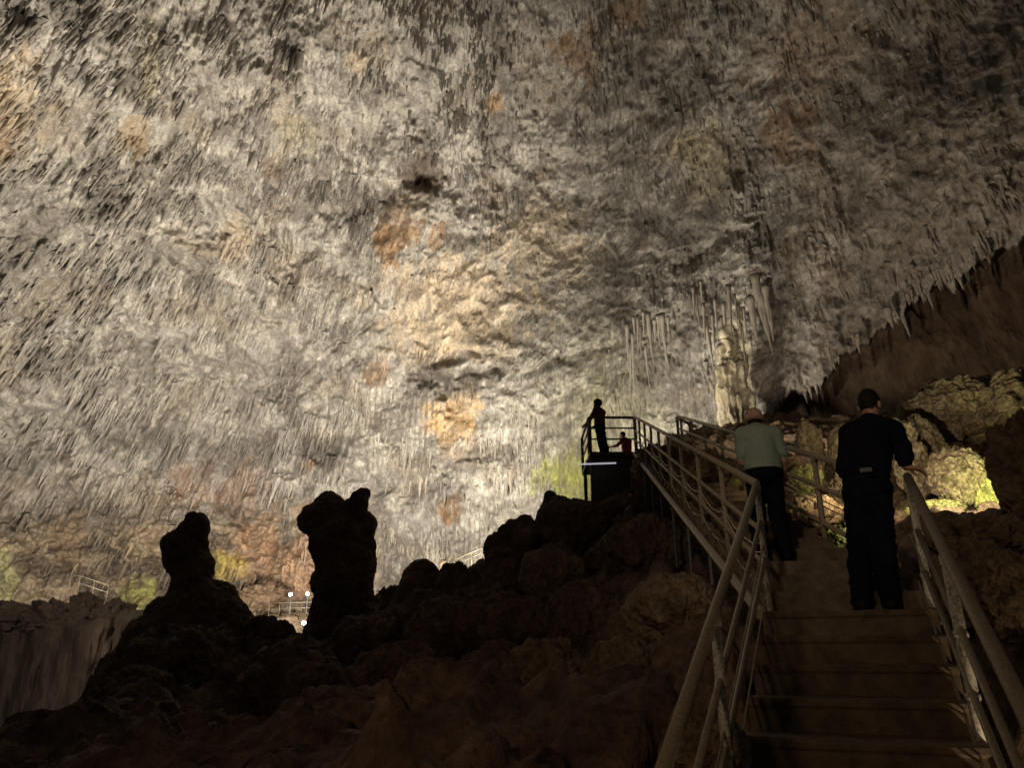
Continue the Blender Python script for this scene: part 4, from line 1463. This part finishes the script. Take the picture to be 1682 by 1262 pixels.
    if hs != 'hat':
        Nn = vnormals(V, Q)
        V = V + Nn * (0.006 * perlin(V[:, 0] * 40, V[:, 1] * 40, V[:, 2] * 40, 9))[:, None]
    obj_from('hair' if hs != 'hat' else 'hat', V, Q, M_hair if hs != 'hat' else M_pink, root)
    if hs == 'hat':
        S = SDF(head - 0.2, head + 0.2, 0.008)
        S.ell(hd(0, -0.012, 0.0), (0.082, 0.102, 0.09), 0.0, Rh)
        S.plane(hd(0, 0.03, 0.0), Rh @ Vector((0, 1, -0.3)))
        S.plane(hd(0, 0, -0.06), (0, 0, -1))
        V, Q = S.mesh()
        obj_from('hair', V, Q, M_hair, root)
    return root


YAW1 = math.atan2(D1.y, D1.x) - math.pi / 2
YAW2 = math.atan2(D2.y, D2.x) - math.pi / 2
STAND = dict(pelvis=(0, 0, 0.95), chest=(0, 0.0, 1.25), neck=(0, -0.01, 1.44), head=(0, 0.02, 1.60),
             shL=(-0.185, -0.01, 1.395), shR=(0.185, -0.01, 1.395),
             elL=(-0.25, -0.03, 1.10), elR=(0.25, -0.03, 1.10), wrL=(-0.25, 0.08, 0.87), wrR=(0.25, 0.08, 0.87),
             hipL=(-0.085, 0, 0.90), hipR=(0.085, 0, 0.90), knL=(-0.10, 0.02, 0.49), knR=(0.10, 0.02, 0.49), anL=(-0.11, -0.02, 0.085), anR=(0.11, -0.02, 0.085),
             handL=((0, 0.25, -1), (1, 0, 0), (0, 1, 0), 0.35), handR=((0, 0.25, -1), (-1, 0, 0), (0, 1, 0), 0.35))

# man in black at the bend, right hand on the near right handrail
pose = dict(STAND)
pose.update(pelvis=(0.085, 0, 0.95), chest=(0.150, 0.01, 1.25), neck=(0.19, 0.0, 1.445), head=(0.205, 0.025, 1.605), head_turn=-0.35,
            shL=(0.015, 0.02, 1.385), shR=(0.345, -0.02, 1.365), elL=(-0.055, 0.0, 1.11), wrL=(0.06, 0.17, 1.06),
            elR=(0.372, -0.24, 1.17), wrR=(0.37, -0.19, 1.035), hipL=(0.005, 0, 0.9), hipR=(0.165, 0, 0.9), knL=(-0.035, 0.02, 0.49), knR=(0.135, 0.03, 0.49),
            anL=(-0.075, -0.03, 0.085), anR=(0.12, -0.03, 0.085),
            handR=((0.9, -0.05, -0.28), (-0.1, -0.1, -1), (0.1, 0.9, 0), 0.4), handL=((0.8, 0.5, 0.1), (0, 0.2, -1), (0, 1, 0.2), 0.5))
person('man in black shirt and trousers at the stair bend, hand on the right rail',
       FOOT + D1 * 0.10 + R1 * 0.70 + Vector((0, 0, 0.003)), YAW1, 1.69, pose,
       dict(shirt=dict(mat=M_black, inf=0.014, arm=0.004, hem=0.99, sleeve=1.0), trousers=M_navy, belt=True, hair='short'), res=0.0085)

# man in the green T-shirt and pink hat, walking up hunched forward
pose = dict(STAND)
pose.update(pelvis=(0, -0.02, 0.93), chest=(0.0, 0.07, 1.22), neck=(0, 0.14, 1.395), head=(0.0, 0.20, 1.53), head_pitch=-0.25,
            shL=(-0.155, 0.08, 1.345), shR=(0.165, 0.08, 1.335), elL=(-0.18, 0.09, 1.06), elR=(0.225, 0.06, 1.05), wrL=(-0.12, 0.28, 0.95), wrR=(0.22, 0.20, 0.86),
            knL=(-0.10, 0.08, 0.50), anL=(-0.11, 0.0, 0.085), knR=(0.10, 0.03, 0.49), anR=(0.11, -0.04, 0.085),
            handL=((0.2, 0.9, -0.5), (0.3, 0, -1), (1, 0.2, 0), 0.5), handR=((0, 0.5, -0.9), (-1, 0, 0), (0, 1, 0.3), 0.4))
s_ = go2 * 2.45
person('man in a sage green T-shirt and pink hat seen from behind on the upper flight',
       FOOT + D2 * s_ + R2 * 0.33 + Vector((0, 0, rs2 * 3)), YAW2 - 0.05, 1.60, pose,
       dict(shirt=dict(mat=M_green, inf=0.022, arm=0.012, hem=0.94, sleeve=0.36, loose=True), trousers=M_navy, hair='hat'))

# visitor on the platform leaning on its left railing
pose = dict(STAND)
pose.update(pelvis=(0.0, 0.0, 0.95), chest=(0.0, -0.01, 1.25), neck=(0, 0.03, 1.44), head=(0.0, 0.06, 1.60), head_turn=0.2,
            elL=(-0.25, 0.15, 1.13), wrL=(-0.20, 0.34, 1.03), elR=(0.24, 0.10, 1.12), wrR=(0.14, 0.32, 1.03),
            knL=(-0.08, -0.05, 0.49), anL=(-0.07, -0.12, 0.085), knR=(0.08, -0.06, 0.49), anR=(0.08, -0.16, 0.085),
            handL=((0.1, 0.9, -0.3), (0, -0.2, -1), (1, 0.1, 0), 0.5), handR=((-0.2, 0.9, -0.3), (0, -0.2, -1), (-1, 0.1, 0), 0.5))
person('visitor with full dark hair standing on the platform, leaning on its railing',
       (P(987, 742, 20.4).x, P(987, 742, 20.4).y, DECK), 0.85, 1.70, pose,
       dict(shirt=dict(mat=plain_mat('maroon_cloth', (0.12, 0.03, 0.02), (0.17, 0.045, 0.03), 40, 0.9), inf=0.02, hem=0.98, sleeve=0.5, loose=True), trousers=M_navy, hair='full'), res=0.011)
# visitor in red beyond the platform
pose = dict(STAND)
pose.update(chest=(0, 0.04, 1.25), neck=(0, 0.08, 1.43), head=(0.0, 0.14, 1.585), elL=(-0.33, 0.16, 1.18), wrL=(-0.38, 0.40, 1.15), elR=(0.24, 0.02, 1.10), wrR=(0.22, 0.22, 0.98),
            handL=((-0.1, 0.95, 0.05), (0, 0, -1), (1, 0, 0), 0.3))
person('visitor in a red shirt reaching out with one arm, behind the platform front',
       (P(1030, 742, 23.2).x, P(1030, 742, 23.2).y, DECK), 0.9, 1.62, pose,
       dict(shirt=dict(mat=M_red, inf=0.02, hem=0.96, sleeve=0.5, loose=True), trousers=M_navy, hair='short'), res=0.012)

# ------------------------------------------------------------------ rocks right of the stairs
RG = 'knobbly rocks on the slope right of the stairs'
rocks = [
    # label, x, y, d, rx, ry, seed, mat, amp, nod, f, nf, tilt
    ('large pale-brown rock mass at the upper right with a dark hollow beneath', 1560, 672, 13.5, 66, 46, 701, 'p', 0.30, 0.10, 1.8, 6, 0.15),
    ('long rough rock ledge running off the right edge under the smooth brown wall', 1660, 672, 13.2, 92, 44, 702, 'p', 0.35, 0.10, 1.9, 6, 0.12),
    ('slanted rock rib left of the dark hollow', 1535, 738, 12.4, 22, 60, 703, 'p', 0.30, 0.10, 1.6, 6, 0.5),
    ('upright weathered column of rock left of the man in black', 1330, 738, 13.0, 21, 48, 704, 'p', 0.25, 0.12, 1.8, 6, 0.0),
    ('smooth pale rounded slab half hidden by the left shoulder of the man in black', 1384, 740, 12.4, 22, 42, 705, 'p', 0.12, 0.04, 1.4, 8, 0.0),
    ('knobbly upright rock right behind the right arm of the man in black', 1500, 768, 11.9, 25, 46, 706, 'p', 0.22, 0.16, 1.8, 7, 0.1),
    ('small knobbly rock cluster above the shoulder of the man in black', 1480, 712, 12.0, 20, 20, 707, 'p', 0.3, 0.2, 2.2, 6, 0.0),
    ('round ribbed boulder lit yellow by the rock lamp', 1574, 780, 11.0, 41, 41, 708, 'p', 0.14, 0.2, 1.6, 9, 0.0),
    ('small round knob on the left side of the lit ribbed boulder', 1540, 768, 11.1, 14, 13, 709, 'p', 0.2, 0.15, 1.6, 7, 0.0),
    ('bright green mossy boulder beside the dark rock at the right edge', 1632, 800, 10.8, 34, 42, 710, 'm', 0.12, 0.12, 1.6, 7, -0.3),
    ('low mossy rock strip beyond the hand on the rail', 1535, 838, 10.2, 38, 13, 711, 'm', 0.2, 0.14, 1.8, 7, 0.0),
    ('small grey stone in front of the green mossy boulder', 1626, 836, 9.7, 14, 11, 712, 'b', 0.3, 0.1, 2.0, 6, 0.0),
    ('big dark rock pillar at the right edge', 1692, 790, 7.2, 48, 96, 713, 'b', 0.28, 0.12, 1.8, 6, 0.05),
    ('dark layered rock in front of the mossy boulders', 1600, 890, 7.0, 66, 40, 714, 'b', 0.35, 0.14, 1.8, 5, 0.1),
    ('rough brown rock beside the near right handrail', 1612, 960, 5.8, 62, 60, 715, 'b', 0.35, 0.14, 1.8, 5, 0.0),
    ('brown rock at the right edge with a deep dark hole', 1690, 985, 5.2, 56, 66, 716, 'b', 0.4, 0.14, 2.0, 5, 0.0),
    ('mossy lit rock below the handrail left of the man in black', 1322, 790, 11.6, 24, 24, 717, 'm', 0.3, 0.14, 1.8, 7, 0.2),
    ('orange-brown rock between the two handrail tubes', 1392, 805, 11.2, 26, 24, 718, 'p', 0.3, 0.12, 1.8, 6, 0.0),
    ('brown rounded rock behind the green T-shirt', 1296, 770, 12.4, 26, 24, 719, 'b', 0.3, 0.12, 1.8, 6, 0.0),
    ('low mossy rock at the foot of the handrail post left of the man in black', 1400, 880, 8.9, 32, 20, 720, 'm', 0.3, 0.14, 1.8, 7, -0.2),
    ('big brown rock under the right handrail of the upper flight', 1340, 850, 10.0, 40, 34, 721, 'b', 0.3, 0.1, 1.6, 6, 0.0),
    ('small bright green mossy rock seen through the railing left of the green T-shirt', 1206, 795, 12.2, 10, 8, 722, 'm', 0.3, 0.14, 1.8, 7, 0.0),
    ('dark rock hump right of the upper flight near the platform', 1088, 790, 17.0, 46, 52, 724, 'b', 0.3, 0.1, 1.6, 6, 0.0),
    ('dark rock hump right of the upper flight halfway up', 1160, 800, 13.0, 60, 48, 725, 'b', 0.3, 0.1, 1.6, 6, 0.0),
]
mats = dict(p=M_popcorn, m=M_moss, b=M_brown, s=M_stal)
for lb, x, y, d, rx, ry, sd, mt, am, nd, f, nf, tl in rocks:
    stone('boulder', lb, 'boulder', x, y, d, rx, ry, sd, mats[mt], RG, amp=am, nod=nd, f=f, nf=nf, tilt=tl, res=(120, 160))

# ------------------------------------------------------------------ stalactites one can tell apart
rs = random.Random(11)


def stalactite(px, py, d, length, r, label, group, cat='stalactite', lean=0.0, mat=None):
    base = P(px, py, d)
    n = 9
    pts, rad = [], []
    L = length * PX(d)
    R_ = r * PX(d)
    bend = rs.uniform(-0.06, 0.06) * L
    for i in range(n):
        t = i / (n - 1)
        pts.append(Vector((bend * t * t + lean * L * t, -0.1 * R_ * t, 0.35 * R_ - (L + 0.35 * R_) * t)))
        rad.append(max(0.006, R_ * (1 - t) ** 0.75 * (1 + 0.25 * math.sin(t * 17 + px)) * (1.05 if i == 0 else 1)))
    m = MB().tube(pts, rad, 9, 0.22)
    o = m.build('stalactite', mat or M_stal, None, True)
    o.location = base
    return tag(o, label, cat, group)


cl = [rs.uniform(1330, 1690) for _ in range(11)]
for i in range(58):
    px = min(1692, max(1300, rs.gauss(cl[i % 11], 9)))
    fy = float(fringe_y(px))
    dy = -abs(rs.gauss(0, 22)) - 4
    L = rs.uniform(9, 24) * rs.choice((0.7, 1, 1, 1.5))
    stalactite(px, fy + dy, 24.5 - 0.004 * (px - 1300), L, L * rs.uniform(0.14, 0.26), 'small grey stalactite in the ragged fringe along the ceiling edge over the brown wall',
               'stalactites fringing the ceiling edge', lean=rs.uniform(0.0, 0.2), mat=M_fringe)
for px, py, L, r, lb in [(1606, 322, 62, 7, 'long slender stalactite hanging high at the right above the brown wall'),
                         (1590, 338, 48, 7, 'stout stalactite just left of the long slender one high at the right'),
                         (1628, 330, 44, 5, 'thin stalactite just right of the long slender one high at the right'),
                         (1582, 385, 52, 9, 'thick stalactite at the ceiling edge with its tip over the brown wall'),
                         (1552, 415, 42, 8, 'medium stalactite left of the thick one at the ceiling edge'),
                         (1640, 372, 40, 6, 'single stalactite near the right edge of the photo over the brown wall')]:
    stalactite(px, py, 23.6, L, r, lb, 'stalactites fringing the ceiling edge', lean=0.12, mat=M_fringe)
for px, py, L, r, d in [(1240, 455, 95, 8, 26), (1248, 480, 110, 7, 25.8), (1256, 470, 70, 6, 25.6), (1232, 490, 80, 7, 26.2), (1262, 505, 60, 5, 25.5)]:
    stalactite(px, py, d, L, r, 'long grey stalactite in the bunch hanging beside the dark rib left of the brown wall', 'bunch of long stalactites by the rib', lean=0.04)
for i in range(16):
    px = 1028 + i * 4.6 + rs.uniform(-2, 2)
    stalactite(px, 545 + rs.uniform(-35, 25), 33 - 0.02 * (px - 1028), rs.uniform(30, 105), rs.uniform(2.0, 4.6), 'thin grey stalactite in the curtain hanging above the platform railing',
               'curtain of stalactites above the platform')

for i in range(20):
    px = 1140 + i * 4.9 + rs.uniform(-3, 3)
    stalactite(px, 505 + rs.uniform(-45, 50), 29.5 - 0.016 * (px - 1140), rs.uniform(30, 110), rs.uniform(1.8, 4.4), 'slender drip column in the fluted drapery between the platform curtain and the dark rib',
               'fluted drapery left of the rib', mat=M_stal if i % 3 else M_fringe)

# ------------------------------------------------------------------ far lamps, terrace and handrails


def lamp(px, py, d, size, label):
    c = P(px, py, d)
    t = empty('floodlight', c)
    tag(t, label, 'floodlight')
    s = size * PX(d)
    MB().box(0, 0.12, 0, s * 2.4, 0.2, s * 2.0, 0, 0.02).build('housing', M_rail_dk, t)
    MB().tube([(0, 0.01, 0), (0, -0.05, 0)], [s, s * 0.9], 14).build('lens', M_lamp, t)
    MB().tube([(0, 0.12, -s), (0, 0.12, -1.8)], 0.05, 8).build('stand', M_rail_dk, t)


lamp(477, 977, 70, 2.7, 'left one of two bright white floodlights beside the horned stalagmite')
lamp(505, 976, 70, 2.3, 'right one of two bright white floodlights, closest to the horned stalagmite')
lamp(499, 1024, 66, 3.2, 'low bright floodlight just above the dark mound, under the two others')
terr = stone('far_rock', 'lit rock shelf that carries the far terrace and its lamps', 'rock', 478, 1032, 73, 52, 22, 660, M_popcorn, None, amp=0.3, nod=0.1, res=(60, 80))
railing('far terrace railing below the two bright lamps', [P(440, 1010, 71), P(512, 1008, 71)], [P(x, 1009, 71) for x in (441, 458, 476, 494, 511)], heights=((1.0, 0.045), (0.5, 0.035)), mats=(M_cable, M_cable), seg=6)
railing('far thin handrail sloping across the wall at the left', [P(112, 966, 66), P(128, 966, 66), P(176, 982, 66)], [P(x, y, 66) for x, y in ((113, 966), (128, 966), (152, 974), (175, 982))], heights=((1.0, 0.04), (0.4, 0.035)), mats=(M_cable, M_cable), seg=6)
railing('thin pale handrail climbing behind the dark boulders below the platform', [P(738, 944, 31), P(800, 918, 31), P(850, 880, 32)], [P(x, y, 31) for x, y in ((745, 941), (775, 929), (800, 918))], heights=((0.5, 0.03), (0.3, 0.02)), mats=(M_cable, M_cable), seg=6)
